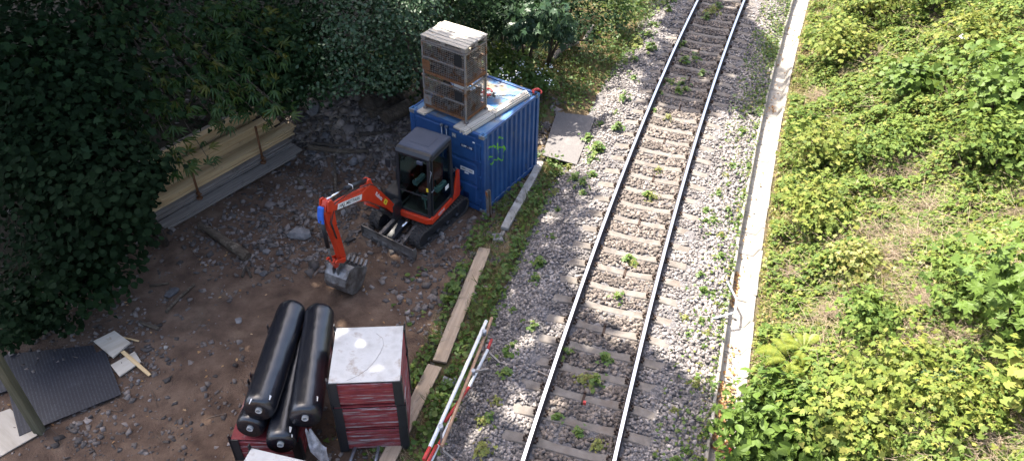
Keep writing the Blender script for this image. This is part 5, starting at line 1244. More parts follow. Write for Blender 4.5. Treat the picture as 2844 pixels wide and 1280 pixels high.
def bank_points(n, lo, hi, thr=.15, hmax=.45):
    pts, nr = [], []
    while len(pts) < n:
        y = lo_y + (hi_y - lo_y) * random.random() ** 1.15; x = xc(y) + random.uniform(lo, hi)
        z = bankz(x, y)
        if not near_view((x, y, z)) or (not seen((x, y, z), 40) and random.random() < .6): continue
        c = bank_cover(x, y)
        if random.random() > c * 1.3 - thr + .05: continue
        z = bankz(x, y); N = normals_of(bankz, x, y)
        # mounded thicket top
        top = hmax * c * (.5 + 1.25 * max(-.38, fbm(x, y, .95, 71, 3)))
        h = max(.01, top * (1 - .75 * random.random() ** 2.2))
        pts.append((x, y, z + h)); nr.append(N * np.array([.6, .6, 1]) + np.array([-.25, .05, .1]))
    return np.array(pts), np.array(nr)
lo_y, hi_y = 6.5, 34.5
def seen(p, m=120):
    u, v, d = proj(p); return (u > -m) & (u < 2844 + m) & (v > -m) & (v < 1280 + m)
def near_view(p):
    u, v, d = proj(p); return (-120 < u < 3250) & (-90 < v < 1500)
def put(name, n, lo, hi, protos, s0, s1, mat, thr, hmax, tilt, label):
    p, nr = bank_points(n, lo, hi, thr, hmax); 
    return stuff(scatter(name, protos, p, nr, rng.uniform(s0, s1, len(p)), mat, tilt=tilt), label, 'leaves')
put('bramble_cover', 34000, 3.0, 13.5, [TRI, TRI2], .08, .15, m_lbr, .12, .62, .42, 'bramble leaves covering the sunny bank')
put('leaf_cover', 33000, 2.95, 13.5, [MAPLE, TRI, OVATE], .06, .125, m_lbank, .1, .56, .45, 'mixed green leaves covering the sunny bank')
put('yellowing_cover', 26000, 2.92, 13.5, [MAPLE, TRI, ROUND], .05, .115, m_lyel, .0, .46, .45, 'yellow green leaves among the bank cover')
# dry stems, straw and canes in the bare spots
pts, nr = [], []
for (bx, by, br) in BARE:
    for _ in range(int(520 * br)):
        a, r = random.uniform(0, 2 * PI), abs(random.gauss(0, br * .8)); x, y = bx + r * math.cos(a), by + r * math.sin(a)
        if lat(x, y) < 2.98: continue
        pts.append((x, y, bankz(x, y) + random.uniform(.02, .25))); nr.append((random.gauss(0, .3), random.gauss(0, .3), 1))
for _ in range(9000):
    y = random.uniform(6.5, 34); x = xc(y) + random.uniform(3.2, 12.5)
    if nz(x, y, .5, 57) > -.12 and seen((x, y, bankz(x, y)), 40): pts.append((x, y, bankz(x, y) + random.uniform(.08, .38))); nr.append((random.gauss(0, .35), random.gauss(0, .35), 1))
n = len(pts); stuff(scatter('bramble_canes', [STICK], pts, nr, np.stack([rng.uniform(.15, .7, n), rng.uniform(.12, .3, n), rng.uniform(.12, .3, n)], 1), m_twig, tilt=.25), 'pale dry canes showing in the bare spots of the bank', 'dry canes')
pts = []
for _ in range(16000):
    y = random.uniform(6.5, 34); l = 2.9 + abs(random.gauss(0, .55)) if random.random() < .55 else random.uniform(3, 12); x = xc(y) + l
    if l > 4 and bank_cover(x, y) > .6: continue
    pts.append((x, y, bankz(x, y) + .01))
n = len(pts); stuff(scatter('dry_grass', [BLADE], pts, np.tile([-.2, 0, 1.0], (n, 1)), np.stack([rng.uniform(.15, .35, n)] * 3, 1) * np.array([1, .9, .8]), m_straw, tilt=.55), 'dry straw coloured grass along the bank foot', 'dry grass')
pts = []
for _ in range(7000):
    y = random.uniform(6.5, 34); l = 2.9 + abs(random.gauss(0, .35)); x = xc(y) + l
    if nz(x, y, .9, 61) > -.15: pts.append((x, y, bankz(x, y) + random.uniform(.01, .1)))
n = len(pts); stuff(scatter('foot_weeds', [TRI, ROUND, MAPLE], pts, np.tile([0, 0, 1.0], (n, 1)), rng.uniform(.03, .075, n), m_lyel, tilt=.5), 'low yellow green weeds along the trough edge', 'weeds')

# ------------------------------------------------------------------ shrubs as things: crown of leaf clumps + stems
def crown_pts(ells, n, shell=.55, clump=.28, per=26):
    """clumped points in the outer shell of ellipsoids (cx,cy,cz,rx,ry,rz)"""
    vol = np.array([e[3] * e[4] * e[5] for e in ells]) ** .67; vol /= vol.sum(); P_, N_ = [], []
    for e, f in zip(ells, vol):
        m = int(n * f); k = max(3, m // per)
        d = rng.normal(0, 1, (k, 3)); d /= np.linalg.norm(d, axis=1, keepdims=True); d[:, 2] = np.where(d[:, 2] < -.25, -d[:, 2], d[:, 2])
        r = shell + (1.03 - shell) * rng.random(k) ** .6
        c = d * r[:, None]
        w = rng.integers(0, k, m); q = c[w] + rng.normal(0, clump, (m, 3)) * np.array([1, 1, .6])
        R_ = np.array(e[3:6]); P_.append(q * R_ + np.array(e[:3])); N_.append(d[w] * np.array([.8, .8, .5]) + np.array([0, 0, .75]))
    return np.concatenate(P_), np.concatenate(N_)
YARD = [(-80, 930), (60, 868), (190, 832), (318, 806), (345, 740), (372, 660), (396, 600), (374, 505), (440, 405), (530, 330), (615, 280), (735, 280), (830, 250), (925, 232), (1000, 240), (1062, 216), (1062, 260), (1700, 400), (1500, 1300), (-80, 1300)]
def clear_yard(p):
    u, v, d = proj(p); j = rng.normal(0, 9, len(u)); return np.array([not inside(a / DS + q, b / DS + q * .6, YARD) for a, b, q in zip(u, v, j)])
def inside(x, y, poly):
    c = False; n = len(poly)
    for i in range(n):
        x1, y1 = poly[i]; x2, y2 = poly[(i + 1) % n]
        if (y1 > y) != (y2 > y) and x < (x2 - x1) * (y - y1) / (y2 - y1) + x1: c = not c
    return c
def shrub(name, label, cat, basep, ells, n, protos, s0, s1, mat, stems=4, r=.03, bark=None, tilt=.45, per=26, clump=.28, shell=.55, group=None, clip=None, single=0):
    t = thing(name, label, cat, basep, 0, group); b = np.array(basep)
    p, N_ = crown_pts(ells, n, shell, clump, per); 
    if clip is not None: k = clip(p); p, N_ = p[k], N_[k]
    if single:                                      # the leaves nearest the viewer, one object each
        dv = np.linalg.norm(p - np.array([0, 0, CAMH]), axis=1); w = np.argsort(dv)[:single]; lone = p[w]; lN = N_[w]; keep = np.ones(len(p), bool); keep[w] = False; p, N_ = p[keep], N_[keep]
        mes = []
        for pv, pf in protos[:2]:
            me = bpy.data.meshes.new('leaf'); me.from_pydata([tuple(v) for v in pv], [], [tuple(int(i) for i in f) for f in pf]); me.materials.append(mat); mes.append(me)
        Rm = frames(lN + rng.normal(0, tilt, lN.shape), rng.uniform(0, 6.3, single))
        for q, Rq in zip(lone - b, Rm):
            lo = bpy.data.objects.new('leaf', random.choice(mes)); COL.objects.link(lo); lo.parent = t
            lo.matrix_local = Matrix.Translation(q) @ Matrix(Rq.tolist()).to_4x4() @ Matrix.Scale(random.uniform(s0, s1), 4)
    o = scatter('crown', protos, p - b, N_, rng.uniform(s0, s1, len(p)), mat, parent=t, tilt=tilt)
    mb = MB()
    for k in range(stems):
        e = ells[k % len(ells)]; tip = Vector((e[0] + random.uniform(-.5, .5) * e[3], e[1] + random.uniform(-.5, .5) * e[4], e[2] + random.uniform(-.2, .5) * e[5])) - Vector(basep)
        s_ = Vector((random.uniform(-.05, .05), random.uniform(-.05, .05), -.1)); mid = s_.lerp(tip, .5) + Vector((random.uniform(-.1, .1), random.uniform(-.1, .1), .08))
        mb.tube([s_, s_.lerp(mid, .5) + Vector((.02, .01, 0)), mid, tip], [r, r * .8, r * .6, r * .25], 6)
    mb.obj('stem' if stems < 3 else 'stems', bark or m_barkd, t)
    return t
def bshrub(px, py, h, rad, n, protos, s0, s1, mat, label, name='shrub', cat='shrub', **kw):
    p = PB(px, py); b = (p.x, p.y, p.z)
    ells = [(p.x + random.uniform(-.3, .3) * rad, p.y + random.uniform(-.3, .3) * rad, p.z + h * random.uniform(.45, .7), rad * random.uniform(.6, .9), rad * random.uniform(.6, .9), h * random.uniform(.4, .55)) for _ in range(3)]
    return shrub(name, label, cat, b, ells, n, protos, s0, s1, mat, clump=.42, **kw)
bshrub(1960, 1130, .8, 1.0, 900, [PINN, OVATE, PINN], .16, .26, m_lbush, 'large leaved glossy bush overhanging the trough, bottom of the photo', r=.02, tilt=.4, single=200)
bshrub(1880, 1120, .55, .5, 170, [PINN, OVATE], .15, .22, m_lbush, 'outlying spray of the glossy bush reaching over the trough', r=.012)
bshrub(2545, 830, 1.3, 1.0, 560, [MAPLE], .14, .24, m_lbush, 'young maple with broad leaves at the right edge, lower one', 'maple_sapling', 'sapling', single=120)
bshrub(2560, 1020, .9, .7, 330, [MAPLE], .13, .22, m_lbank, 'small maple sapling at the right edge, below the broad leaved one', 'maple_sapling', 'sapling')
bshrub(2480, 300, 1.5, 1.25, 900, [ROUND, MAPLE], .13, .22, m_lbush, 'hazel bush with large leaves high on the bank', single=150)
bshrub(2500, 430, 1.0, 1.1, 1100, [TRI, OVATE], .10, .17, m_lbr, 'dense dark bramble thicket at the right edge', 'bramble_thicket', 'bramble')
bshrub(2300, 250, .8, .8, 420, [ROUND, MAPLE], .12, .2, m_lbush, 'broad leaved bush in the middle of the upper bank')
bshrub(2060, 420, 1.0, .85, 900, [MAPLE, TRI], .08, .15, m_lbank, 'tall leafy clump throwing shade beside the trough, upper bank')
bshrub(2060, 560, .9, .8, 850, [MAPLE, TRI], .08, .15, m_lbank, 'leafy clump below the tall one beside the trough')
bshrub(2110, 150, .9, .9, 900, [MAPLE], .08, .15, m_lbank, 'maple like thicket on the upper bank by the trough')
bshrub(2180, 60, 1.0, 1.1, 900, [MAPLE, OVATE], .09, .16, m_lbank, 'leafy thicket at the top edge of the bank')
bshrub(2330, 40, 1.0, 1.1, 800, [TRI, OVATE], .09, .15, m_lbr, 'bramble thicket at the top edge, right of the leafy one', 'bramble_thicket', 'bramble')
bshrub(2430, 130, .9, 1.0, 700, [MAPLE, TRI], .09, .16, m_lbank, 'leafy thicket under the dark top right corner')
bshrub(2020, 330, .5, .45, 300, [PINN, OVATE], .09, .14, m_lbush, 'small bluish bush at the trough edge, upper bank')
bshrub(2170, 830, .7, .7, 500, [TRI], .09, .15, m_lbr, 'bramble mound above the fern', 'bramble_thicket', 'bramble')
bshrub(2260, 980, .75, .9, 750, [TRI, MAPLE], .09, .15, m_lbank, 'leafy mound right of the fern')
bshrub(2420, 760, .7, .75, 520, [TRI, TRI2], .10, .16, m_lbr, 'bramble mound beside the dry bare spot', 'bramble_thicket', 'bramble')
bshrub(2400, 1080, .7, .9, 700, [TRI, MAPLE], .07, .125, m_lbank, 'yellow green thicket at the bottom of the bank')
bshrub(2150, 1110, .7, .8, 600, [MAPLE, TRI], .09, .15, m_lbank, 'leafy mound behind the glossy bush')
bshrub(2240, 400, .6, .8, 620, [TRI, TRI2], .09, .14, m_lbr, 'low bramble mound in the middle of the bank', 'bramble_thicket', 'bramble')
bshrub(2140, 690, .6, .6, 420, [TRI, MAPLE], .07, .12, m_lyel, 'yellowish clump in the middle of the bank')
bshrub(2350, 990, .4, .4, 160, [PINN], .1, .15, m_lblu, 'greyish blue leaved plant near the bare earth', 'leafy_plant', 'plant')
def fern(px, py, n, L, label):
    p = PB(px, py); p.z += .22; t = thing('fern', label, 'fern', p)
    for k in range(n):
        a = 2 * PI * k / n + random.uniform(-.3, .3); Lk = L * random.uniform(.75, 1.1); d = Vector((math.cos(a), math.sin(a), 0)); s_ = Vector((-d.y, d.x, 0)); mb = MB(); N = 22
        for i in range(N):
            f = (i + .5) / N; c = d * Lk * (.12 + .85 * f) + Vector((0, 0, .08 + Lk * (.75 * f - .72 * f * f))); w = Lk * .2 * math.sin(PI * (.12 + .86 * (1 - f))) ** .8 + .004; h = Lk * .02
            for sg in (-1, 1): mb.add([c - d * h, c + d * h, c + s_ * sg * w + d * h * 1.6 + Vector((0, 0, -.15 * w)), c + s_ * sg * w * .55 + d * h * 2.2], [(0, 1, 3), (0, 3, 2)])
        mb.obj('frond', m_fern, t)
fern(1975, 930, 13, .62, 'yellow green fern with arching fronds low on the bank')
fern(2010, 905, 9, .5, 'small fern just above the larger one')
fern(2035, 385, 9, .5, 'yellowish fern by the trough on the upper bank')
p = PB(2395, 160); o = shrub('flower_head', 'pale cream flower head rising from the upper bank', 'flower', (p.x, p.y, p.z), [(p.x, p.y, p.z + .75, .12, .12, .07)], 90, [OVATE], .03, .05, m_flower, stems=1, r=.012)

# ------------------------------------------------------------------ verge between yard and ballast
def verge_pts(n, fn, hmax):
    pts = []
    while len(pts) < n:
        y = random.uniform(6, 34); l = random.uniform(-4.6, -1.9) if y < 17.4 else random.uniform(-9, -1.9); x = xc(y) + l
        c = fn(x, y, l)
        if random.random() < c: pts.append((x, y, max(gz(x, y), bz(l) if l > -2.7 else -9) + random.uniform(.01, hmax) * (.4 + c)))
    return pts
def in_cont(x, y):
    v = Matrix.Rotation(-CROT, 3, 'Z') @ Vector((x + 5.05, y - 14.55, 0)); return -2.35 < v.x < .1 and -.2 < v.y < 2.6
BOARDS = [(P(1219, 632), P(1106, 917), .17), (P(1094, 927), P(965, 1185), .17), (P(1362, 410), P(1262, 590), .13)]
def on_board(x, y):
    for p, q, w in BOARDS:
        d_ = (q - p).to_2d(); t = ((x - p.x) * d_.x + (y - p.y) * d_.y) / d_.length_squared
        if -.02 < t < 1.02 and abs((x - p.x) * d_.y - (y - p.y) * d_.x) / d_.length < w: return True
    return False
def vleaf(x, y, l):
    if in_cont(x, y) or on_board(x, y): return 0
    if y < 17.4:
        if l < -3.55 + .25 * nz(x, y, .8, 3): return .25 * max(0, nz(x, y, 1.2, 90)) if y < 12.5 else (.5 if y > 13 and x > -5.1 else 0)
        c = .75 + .9 * nz(x, y, .75, 44); c *= 1 - sm(l, -2.75 + .35 * nz(x, y, .9, 6), -2.2)
        band = abs(l + 2.95 + .15 * nz(x, y, .5, 12)); c *= .35 + .65 * sm(band, .05, .25)
        return max(0, c)
    if -2.2 > l > -3.6 and 17.5 < y < 20: return .0 if l > -3.45 else .4
    e = -2.7 + .85 * sm(y, 19, 25) + .3 * nz(x, y, .7, 6); c = (1 - sm(l, e - .3, e + .25)) * (.8 + .8 * nz(x, y, .6, 44))
    path = abs(l + 4.1 + .2 * nz(x, y, .3, 5)); c *= .35 + .65 * sm(path, .05, .25)
    return max(0, c)
p = verge_pts(17500, vleaf, .2); n = len(p); stuff(scatter('verge_cover', [MAPLE, TRI, TRI, ROUND], p, np.tile([0, 0, 1.0], (n, 1)), rng.uniform(.055, .13, n), m_lverge, tilt=.4), 'low green creeping plants along the verge of the track', 'ground cover')
def vgrass(x, y, l):
    if in_cont(x, y) or on_board(x, y): return 0
    if y < 17.4: return .7 * (l > -3.5) * (l < -2.5) * (.35 + nz(x, y, .9, 17))
    return (l < -2.9 + .7 * sm(y, 19, 25)) * (.55 + .7 * nz(x, y, .5, 17)) if not (-2.2 > l > -3.6 and y < 20) else 0
p = verge_pts(22000, vgrass, .03); n = len(p); stuff(scatter('verge_grass', [BLADE], p, np.tile([0, 0, 1.0], (n, 1)), np.stack([rng.uniform(.12, .4, n)] * 3, 1), m_grass, tilt=.35), 'rough grass on the verge beyond the container', 'grass')
def vdry(x, y, l): return .6 * (l > -3.6) * (l < -2.55) * (y < 17.4) * (.3 + nz(x, y, .8, 27)) * (not in_cont(x, y))
p = verge_pts(5000, vdry, .03); n = len(p); stuff(scatter('verge_straw', [BLADE], p, np.tile([0, 0, 1.0], (n, 1)), np.stack([rng.uniform(.08, .2, n)] * 3, 1), m_straw, tilt=.8), 'brown withered grass between the verge plants', 'dry grass')
# right shoulder between ballast and trough
pts, pts2 = [], []
for _ in range(60000):
    y = random.uniform(6.5, 34); l = random.uniform(1.35, 2.3)
    c = (.16 + .55 * sm(y, 19, 24) + .5 * (1 - sm(y, 8.6, 10.2))) * (.4 + .6 * sm(l, 1.5, 2.0)) + .5 * sm(l, 2.12, 2.25)
    c *= .35 + 1.3 * max(0, nz(xc(y) + l, y, 1.3, 83) + .15)
    if random.random() < c * .42: (pts if random.random() < .75 else pts2).append(TP(l, y, bz(l) + random.uniform(.01, .12)))
n = len(pts); stuff(scatter('shoulder_weeds', [TRI, MAPLE, ROUND], pts, np.tile([0, 0, 1.0], (n, 1)), rng.uniform(.035, .09, n), m_lverge, tilt=.45), 'small weeds creeping over the ballast beside the trough', 'weeds')
n = len(pts2); stuff(scatter('shoulder_weeds', [TRI, ROUND], pts2, np.tile([0, 0, 1.0], (n, 1)), rng.uniform(.03, .07, n), m_lyel, tilt=.45), 'yellow and reddish weeds creeping over the ballast beside the trough', 'weeds')

# ------------------------------------------------------------------ seedlings in the ballast, one object each
seed_me = []
for k in range(6):
    m = 14 + 5 * k; a = rng.uniform(0, 2 * PI, m); r = np.abs(rng.normal(0, .1, m)); pp = np.stack([r * np.cos(a), r * np.sin(a), .03 + .16 * rng.random(m) * (1.1 - r * 2)], 1)
    V, F = instances([MAPLE, TRI] if k % 2 else [TRI, TRI2], pp, frames(np.stack([pp[:, 0] * 3, pp[:, 1] * 3, np.ones(m)], 1) + rng.normal(0, .25, (m, 3)), rng.uniform(0, 6.3, m)), rng.uniform(.05, .11, m))
    o = np_mesh('seedling', V, F, [m_weed, m_lyel][k == 4]); seed_me.append(o.data); bpy.data.objects.remove(o)
stem_me = MB().tube([(0, 0, -.03), (.01, .01, .1), (.03, .0, .17)], [.006, .005, .003], 5).mesh('stem'); stem_me.materials.append(m_twig)
def seedling(l, y, s_, zone):
    lab = {'bed': 'green seedling growing in the ballast between the rails', 'left': 'green seedling growing on the ballast shoulder next to the verge', 'right': 'yellowish seedling growing on the ballast shoulder next to the trough'}[zone]
    p = TP(l, y, bz(l) + .0); t = thing('seedling', lab, 'seedling', p, random.uniform(0, 6.3), {'bed': 'seedlings between the rails', 'left': 'seedlings on the left shoulder', 'right': 'seedlings on the right shoulder'}[zone])
    t.scale = (s_, s_, s_ * random.uniform(.8, 1.2))
    o = bpy.data.objects.new('leaves', random.choice(seed_me if zone != 'right' else seed_me[2:])); COL.objects.link(o); o.parent = t
    o = bpy.data.objects.new('stem', stem_me); COL.objects.link(o); o.parent = t
for (px, py, s_) in ((1790, 36, 1.5), (1805, 22, 1.3), (1775, 50, 1.2), (1742, 152, 1.4), (1722, 160, 1.2), (1715, 212, 1.3), (1708, 236, 1.2), (1690, 215, 1.0), (1724, 228, 1.1), (1662, 205, 1), (1640, 235, .9), (1636, 500, 1.0), (1626, 494, .9), (1655, 430, .7), (1553, 750, .9), (1578, 655, 1.0), (1590, 664, .8), (1522, 905, 1.1), (1470, 957, 1.0), (1498, 967, 1.1), (1486, 954, .8), (1680, 300, .8), (1625, 278, .7), (1455, 1090, .8), (1505, 1120, .9), (1420, 890, .9), (1400, 1050, .8), (1765, 190, 1.0), (1700, 115, 1.1)):
    p = P(px, py, -.04); l = lat(p.x, p.y); seedling(max(-.62, min(.62, l)), p.y, s_, 'bed')
for k in range(46):
    y = random.uniform(6.8, 30); seedling(-1.45 - abs(random.gauss(0, .45)), y, random.uniform(.6, 1.3), 'left')
for (px, py, s_) in ((1566, 256, 1.4), (1600, 110, 1.6), (1625, 130, 1.5), (1635, 95, 1.3), (1500, 385, 1.6), (1490, 405, 1.4), (1550, 335, 1.2), (1478, 345, 1.2), (1345, 700, 1), (1340, 830, 1.1)):
    p = P(px, py, -.1); l = lat(p.x, p.y); seedling(max(-2.5, min(-1.35, l)), p.y, s_, 'left')
for k in range(44):
    y = random.uniform(6.8, 20); seedling(1.4 + abs(random.gauss(0.4, .25)) % .85, y, random.uniform(.35, .85), 'right')

# ------------------------------------------------------------------ woodland at the left and behind
def wshrub(px, py, z, R, n, protos, s0, s1, mat, label, name='shrub', cat='shrub', k=4, hz=1.0, **kw):
    c = P(px, py, z); g = gz(c.x - .3, c.y + .9); ells = []
    for _ in range(k): ells.append((c.x + random.uniform(-.5, .5) * R, c.y + random.uniform(-.5, .5) * R, max(g + .4, z + random.uniform(-.5, .4) * R * hz), R * random.uniform(.55, .85), R * random.uniform(.55, .85), R * hz * random.uniform(.5, .75)))
    return shrub(name, label, cat, (c.x - .3, c.y + .9, g), ells, n, protos, s0, s1, mat, r=kw.pop('r', .07), clip=clear_yard, **kw)
BIG = dict(per=40)
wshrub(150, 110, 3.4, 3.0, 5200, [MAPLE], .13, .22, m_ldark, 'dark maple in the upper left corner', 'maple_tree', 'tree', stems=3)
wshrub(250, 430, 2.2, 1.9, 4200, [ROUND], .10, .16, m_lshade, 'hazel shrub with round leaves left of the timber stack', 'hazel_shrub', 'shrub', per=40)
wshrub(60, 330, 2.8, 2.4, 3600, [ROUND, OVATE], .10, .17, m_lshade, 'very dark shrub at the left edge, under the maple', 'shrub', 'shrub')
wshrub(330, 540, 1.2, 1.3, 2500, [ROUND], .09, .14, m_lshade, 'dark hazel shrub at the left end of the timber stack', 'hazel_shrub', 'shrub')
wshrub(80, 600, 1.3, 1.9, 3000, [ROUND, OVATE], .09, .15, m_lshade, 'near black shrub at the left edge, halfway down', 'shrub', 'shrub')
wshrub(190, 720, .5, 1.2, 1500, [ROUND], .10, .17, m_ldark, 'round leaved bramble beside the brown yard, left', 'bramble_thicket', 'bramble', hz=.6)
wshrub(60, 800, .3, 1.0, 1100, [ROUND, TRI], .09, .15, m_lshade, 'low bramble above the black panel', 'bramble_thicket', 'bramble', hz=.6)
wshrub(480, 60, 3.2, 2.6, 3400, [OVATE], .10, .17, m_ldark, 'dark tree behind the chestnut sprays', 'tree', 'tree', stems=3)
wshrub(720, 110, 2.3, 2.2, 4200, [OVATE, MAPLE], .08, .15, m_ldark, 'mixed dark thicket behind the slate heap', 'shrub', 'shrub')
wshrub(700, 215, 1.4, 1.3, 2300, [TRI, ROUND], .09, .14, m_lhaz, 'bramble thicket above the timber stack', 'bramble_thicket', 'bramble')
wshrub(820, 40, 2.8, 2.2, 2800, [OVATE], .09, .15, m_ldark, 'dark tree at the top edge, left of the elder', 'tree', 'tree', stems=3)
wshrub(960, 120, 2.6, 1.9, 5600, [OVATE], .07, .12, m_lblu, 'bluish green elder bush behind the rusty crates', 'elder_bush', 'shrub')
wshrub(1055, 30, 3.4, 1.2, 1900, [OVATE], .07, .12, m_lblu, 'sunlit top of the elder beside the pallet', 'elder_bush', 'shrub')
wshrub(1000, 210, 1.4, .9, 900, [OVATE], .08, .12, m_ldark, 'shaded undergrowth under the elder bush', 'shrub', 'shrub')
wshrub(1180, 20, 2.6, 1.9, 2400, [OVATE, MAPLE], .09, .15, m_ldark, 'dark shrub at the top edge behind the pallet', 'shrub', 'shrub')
wshrub(1330, 55, 1.9, 1.0, 900, [MAPLE, PALM], .14, .24, m_lblu, 'broad leaved maple sapling beyond the container', 'maple_sapling', 'sapling')
wshrub(1385, 70, 1.3, .55, 260, [PALM, MAPLE], .15, .24, m_lblu, 'small maple sapling over the log pile', 'maple_sapling', 'sapling', k=2)
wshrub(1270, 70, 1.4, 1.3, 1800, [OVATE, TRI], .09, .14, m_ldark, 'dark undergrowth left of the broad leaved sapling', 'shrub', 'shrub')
wshrub(1280, 185, .5, 1.0, 1900, [ROUND, TRI], .08, .13, m_lverge, 'flowering bramble behind the container roof', 'bramble_thicket', 'bramble', hz=.7)
wshrub(1362, 205, .2, .55, 700, [ROUND, TRI], .08, .13, m_lverge, 'bramble at the far right corner of the container', 'bramble_thicket', 'bramble', hz=.7)
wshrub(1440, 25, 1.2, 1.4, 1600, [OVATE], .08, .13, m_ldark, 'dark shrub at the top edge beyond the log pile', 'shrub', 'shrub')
wshrub(1560, 15, .6, 1.0, 900, [OVATE, TRI], .08, .13, m_lverge, 'half lit shrub at the top edge by the grass', 'shrub', 'shrub')
pts = []
for px, py in ((1255, 172), (1300, 185), (1262, 190), (1310, 165), (1390, 165), (1355, 180), (1280, 200), (1240, 160), (1385, 205)):
    c = P(px, py, .9); pts += [(c.x + random.gauss(0, .08), c.y + random.gauss(0, .08), c.z + random.gauss(0, .05)) for _ in range(9)]
n = len(pts); stuff(scatter('bramble_blossom', [ROUND], pts, np.tile([0, -.3, 1.0], (n, 1)), rng.uniform(.03, .06, n), m_flower, tilt=.4), 'white bramble blossom behind the container', 'blossom')
# undergrowth carpet under the trees
pts = []
while len(pts) < 15000:
    x, y = random.uniform(-30, -5.5), random.uniform(5, 36)
    q = (x + 10.9) * -0.94 + (y - 13.7) * 0.35
    if q > 1.7 + .6 * nz(x, y, .7, 77) or (y > 19.3 + .5 * nz(x, y, .8, 78) and x < -4.5):
        if random.random() < .55 + .6 * nz(x, y, .6, 79): pts.append((x, y, gz(x, y) + random.random() ** 1.5 * (.75 if q > 2.5 or y > 20.5 else .3)))
p = np.array(pts); k = seen(p, 300) & clear_yard(p); p = p[k]; n = len(p)
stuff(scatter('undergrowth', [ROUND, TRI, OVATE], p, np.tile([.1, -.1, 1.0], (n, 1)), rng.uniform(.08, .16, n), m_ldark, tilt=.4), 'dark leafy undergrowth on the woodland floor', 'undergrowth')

# sweet chestnut reaching over the timber: limbs with drooping sprays of long leaves
def trunk_tube(mb, a, b, r0, r1, n=9, wob=.12):
    a, b = Vector(a), Vector(b); k = 6; pts = [a.lerp(b, i / k) + Vector((random.uniform(-wob, wob), random.uniform(-wob, wob), 0)) * (1 if 0 < i < k else 0) for i in range(k + 1)]
    mb.tube(pts, [r0 + (r1 - r0) * i / k for i in range(k + 1)], n); return pts
ct = P(330, 150, 1.0); cb = Vector((-16.2, 15.2, gz(-16.2, 15.2)))
che = thing('chestnut_tree', 'sweet chestnut with drooping sprays of long leaves over the timber stack', 'tree', cb)
sprays = [(725, 285, 1.9), (690, 325, 1.4), (600, 290, 2.0), (555, 320, 1.7), (540, 425, 1.1), (480, 440, 1.3), (440, 390, 1.6), (440, 330, 2.0), (560, 250, 2.2), (620, 230, 2.3), (680, 200, 2.4), (700, 270, 2.0), (640, 160, 2.7), (560, 170, 2.8), (500, 220, 2.6), (420, 220, 2.7), (380, 280, 2.4), (340, 360, 2.0), (480, 120, 3.1), (400, 110, 3.2), (420, 50, 3.5), (520, 60, 3.4), (600, 90, 3.2), (690, 90, 3.0), (720, 150, 2.7), (780, 110, 2.6), (640, 30, 3.5), (560, 15, 3.7), (300, 60, 3.5), (350, 170, 2.9), (460, 280, 2.3), (330, 450, 1.6), (280, 240, 2.6), (720, 30, 3.2), (760, 60, 3.0), (585, 200, 2.5), (540, 110, 3.0)]
mb = MB(); base_l = Vector((0, 0, -.2)); lp, ln, ls = [], [], []
trunk_tube(mb, base_l, (.3, .1, 2.6), .2, .13); hub = Vector((.3, .1, 2.6)); lm2 = MB()
for px, py, z in sprays:
    tip = P(px, py, z + .25) - cb; mid = hub.lerp(tip, .55) + Vector((0, 0, .5)); 
    lm2.tube([hub.lerp(Vector((0, 0, 0)), .2), hub.lerp(mid, .6) + Vector((0, 0, .15)), mid, mid.lerp(tip, .6) + Vector((0, 0, .1)), tip], [.05, .03, .02, .012, .005], 6)
    for j in range(16 if z > 2.1 else 8):
        f = 1 - abs(random.gauss(0, .14)); c = mid.lerp(tip, max(.3, f)); c = c + Vector((random.gauss(0, .17), random.gauss(0, .17), random.gauss(-.02, .07)))
        lp.append(tuple(c)); ln.append((random.gauss(.1, .25), random.gauss(-.2, .25), 1)); ls.append(random.uniform(.17, .26))
mb.obj('trunk', m_barkd, che); lm2.obj('limbs', m_bark, che); scatter('crown', [PALM], lp, ln, np.array(ls), m_lches, parent=che, tilt=.3)
# leaning trunk behind the slate heap
b0 = G3(938, 262, -.1); tp = P(1010, 165, 2.0); log('leaning_trunk', 'bare leaning tree trunk rising from the slate heap', [b0, b0.lerp(tp, .5) + Vector((.05, 0, -.1)), tp], (.2, .13), m_barkd, 'tree trunk')
for k, (px, py, h, r, lab) in enumerate(((1298, 70, 2.2, .13, 'slim dark tree trunk beyond the container'), (255, 250, 5, .07, 'thin grey branchy stem among the left leaves'))):
    b = G3(px, py); t = log('slim_tree', lab, [b, b + Vector((.1, .05, h * .5)), b + Vector((-.05, .1, h))], (r, r * .7), m_bark if k else m_barkd, 'tree trunk')

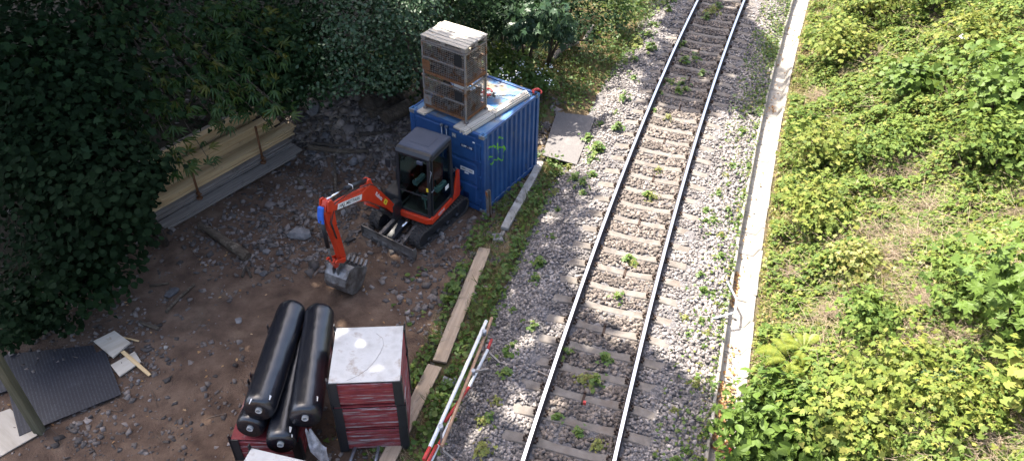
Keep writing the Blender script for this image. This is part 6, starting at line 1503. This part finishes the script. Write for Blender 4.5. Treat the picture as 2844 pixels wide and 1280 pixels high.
# ------------------------------------------------------------------ tall trees over the yard (they shade it)
def gpt(px, py): p = P(px, py, -.2); return (p.x, p.y)
LIT = [[gpt(*q) for q in poly] for poly in (
    [(1790, -40), (2700, -100), (2800, 1300), (1815, 1300), (1790, 1060), (1740, 1000), (1650, 930), (1540, 880), (1440, 770), (1400, 720), (1430, 600), (1480, 540), (1450, 440), (1330, 425), (1300, 280), (1400, 250), (1520, 235), (1600, 250), (1680, 290), (1800, 300), (1900, 290), (1990, 200)],
)]
ROOFLIT = [(.05, 1.05), (.05, 2.5), (-1.9, 2.5), (-1.3, 1.3), (-.5, 1.2), (-.3, .9)]
SPOTS = [(gpt(735, 315), .32), (gpt(665, 355), .28), (gpt(585, 395), .2), (gpt(500, 445), .2), (gpt(600, 440), .06), (gpt(700, 400), .06), (gpt(850, 280), .22), (gpt(910, 300), .12), (gpt(800, 330), .08), (gpt(890, 360), .05), (gpt(1690, 112), .45), (gpt(1755, 150), .3), (gpt(1590, 240), .5), (gpt(1620, 130), .3), (gpt(590, 800), .12), (gpt(575, 835), .08), (gpt(1960, 100), .4), (gpt(1945, 190), .3), (gpt(1600, 200), .3), (gpt(1310, 1040), .35), (gpt(1420, 850), .3), (gpt(430, 860), .22), (gpt(1560, 130), .35), (gpt(1500, 230), .35), (gpt(560, 620), .18), (gpt(1230, 700), .3), (gpt(1400, 880), .3), (gpt(1330, 880), .35)]
def inside(x, y, poly):
    c = False; n = len(poly)
    for i in range(n):
        x1, y1 = poly[i]; x2, y2 = poly[(i + 1) % n]
        if (y1 > y) != (y2 > y) and x < (x2 - x1) * (y - y1) / (y2 - y1) + x1: c = not c
    return c
def shadow_at(p, z): k = (p[2] - z) / SUN[2]; return p[0] - SUN[0] * k, p[1] - SUN[1] * k
TALL = [((-21, 14), 'tall beech'), ((-19, 22), 'tall oak'), ((-15, 28), 'tall ash'), ((-26, 20), 'tall lime'), ((-19, 9), 'tall hornbeam'), ((-24, 30), 'tall sycamore'), ((-12.5, 35), 'tall cherry'), ((-33, 25), 'tall maple')]
def v_inside(X, Y, poly):
    r = np.zeros(len(X), bool); n = len(poly)
    for i in range(n):
        (x1, y1), (x2, y2) = poly[i], poly[(i + 1) % n]
        if y1 != y2: r ^= ((y1 > Y) != (y2 > Y)) & (X < (x2 - x1) * (Y - y1) / (y2 - y1) + x1)
    return r
def casts_ok(q):
    """False for leaves that would shade the sunlit places"""
    def at(z): k = (q[:, 2] - z) / SUN[2]; return q[:, 0] - SUN[0] * k, q[:, 1] - SUN[1] * k
    def local(x, y): cs_, sn_ = math.cos(-CROT), math.sin(-CROT); x, y = x + 5.05, y - 14.55; return cs_ * x - sn_ * y, sn_ * x + cs_ * y
    X, Y = at(-.2); n = len(q); jx, jy = X + rng.normal(0, .13, n), Y + rng.normal(0, .13, n); bad = np.zeros(n, bool)
    for poly in LIT: bad |= v_inside(jx, jy, poly)
    for (a, b), r in SPOTS: bad |= (jx - a) ** 2 + (jy - b) ** 2 < (r + .12) ** 2
    lx, ly = local(*at(1.85)); bad |= v_inside(lx + rng.normal(0, .08, n), ly + rng.normal(0, .08, n), ROOFLIT)
    lx, ly = local(*at(3.75)); bad |= (lx > -2.1) & (lx < -.4) & (ly > .45) & (ly < 1.4)
    q_ = P(1065, 20, 3.6); ex_, ey_ = at(3.6); bad |= np.hypot(ex_ - q_.x, ey_ - q_.y) < .8
    bad |= (Y > 17.5) & (X > -6.5) & (X < -2.2) & (np.array([nz(a, b, .9, 93) for a, b in zip(X, Y)]) > -.25)
    return ~bad
cl = []
while len(cl) < 7600:
    sx, sy, z = random.uniform(-27, 3), random.uniform(3, 36), random.uniform(14, 19.5)
    pu, pv, pd = proj((sx, sy, -.2))
    if pd < 1 or pv > 1550 or pu < -500: continue
    k = (z + .2) / SUN[2]; cl.append((sx + SUN[0] * k, sy + SUN[1] * k, z))
    if sx < -11.5 and random.random() < .8: cl.append((cl[-1][0] + random.gauss(0, .5), cl[-1][1] + random.gauss(0, .5), z + .6))
for _ in range(1700):                              # unseen lower storey added to keep skylight off the left wood
    x, y, z = random.uniform(-30, -14), random.uniform(9, 34), random.uniform(9, 12.5); pu, pv, pd = proj((x, y, z - .8))
    if pd > 1 and pv < -60: cl.append((x, y, z))
cl = np.array(cl); m = 10; q = np.repeat(cl, m, 0) + rng.normal(0, .42, (len(cl) * m, 3)) * np.array([1, 1, .5]); q = q[casts_ok(q)]
tp_ = np.array([t_[0] for t_ in TALL], float); own = np.argmin((q[:, None, 0] - tp_[None, :, 0]) ** 2 + (q[:, None, 1] - tp_[None, :, 1]) ** 2, 1)
for k, ((tx, ty), nm) in enumerate(TALL):
    g = gz(tx, ty); t = thing('tall_tree', nm + ' towering over the yard, its crown above the picture', 'tree', (tx, ty, g), 0, 'tall trees shading the yard')
    qk = q[own == k]
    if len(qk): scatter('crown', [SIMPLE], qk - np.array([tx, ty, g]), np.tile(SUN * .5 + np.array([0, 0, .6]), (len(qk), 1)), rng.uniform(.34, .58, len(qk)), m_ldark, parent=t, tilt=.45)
    mb = MB(); trunk_tube(mb, (0, 0, -.3), (0, 0, 16.5), .32, .12, wob=.15); mb.obj('trunk', m_barkd, t)
    mb = MB()
    for c in qk[:: max(1, len(qk) // 24)]: e_ = Vector(c) - Vector((tx, ty, g)); s_ = Vector((0, 0, 11.5 + random.uniform(-.5, 3))); mb.tube([s_, s_.lerp(e_, .5) + Vector((0, 0, .5)), e_], [.09, .05, .015], 6)
    mb.obj('limbs', m_barkd, t)
for o in list(bpy.data.objects):
    if o.users_collection == (): bpy.data.objects.remove(o)
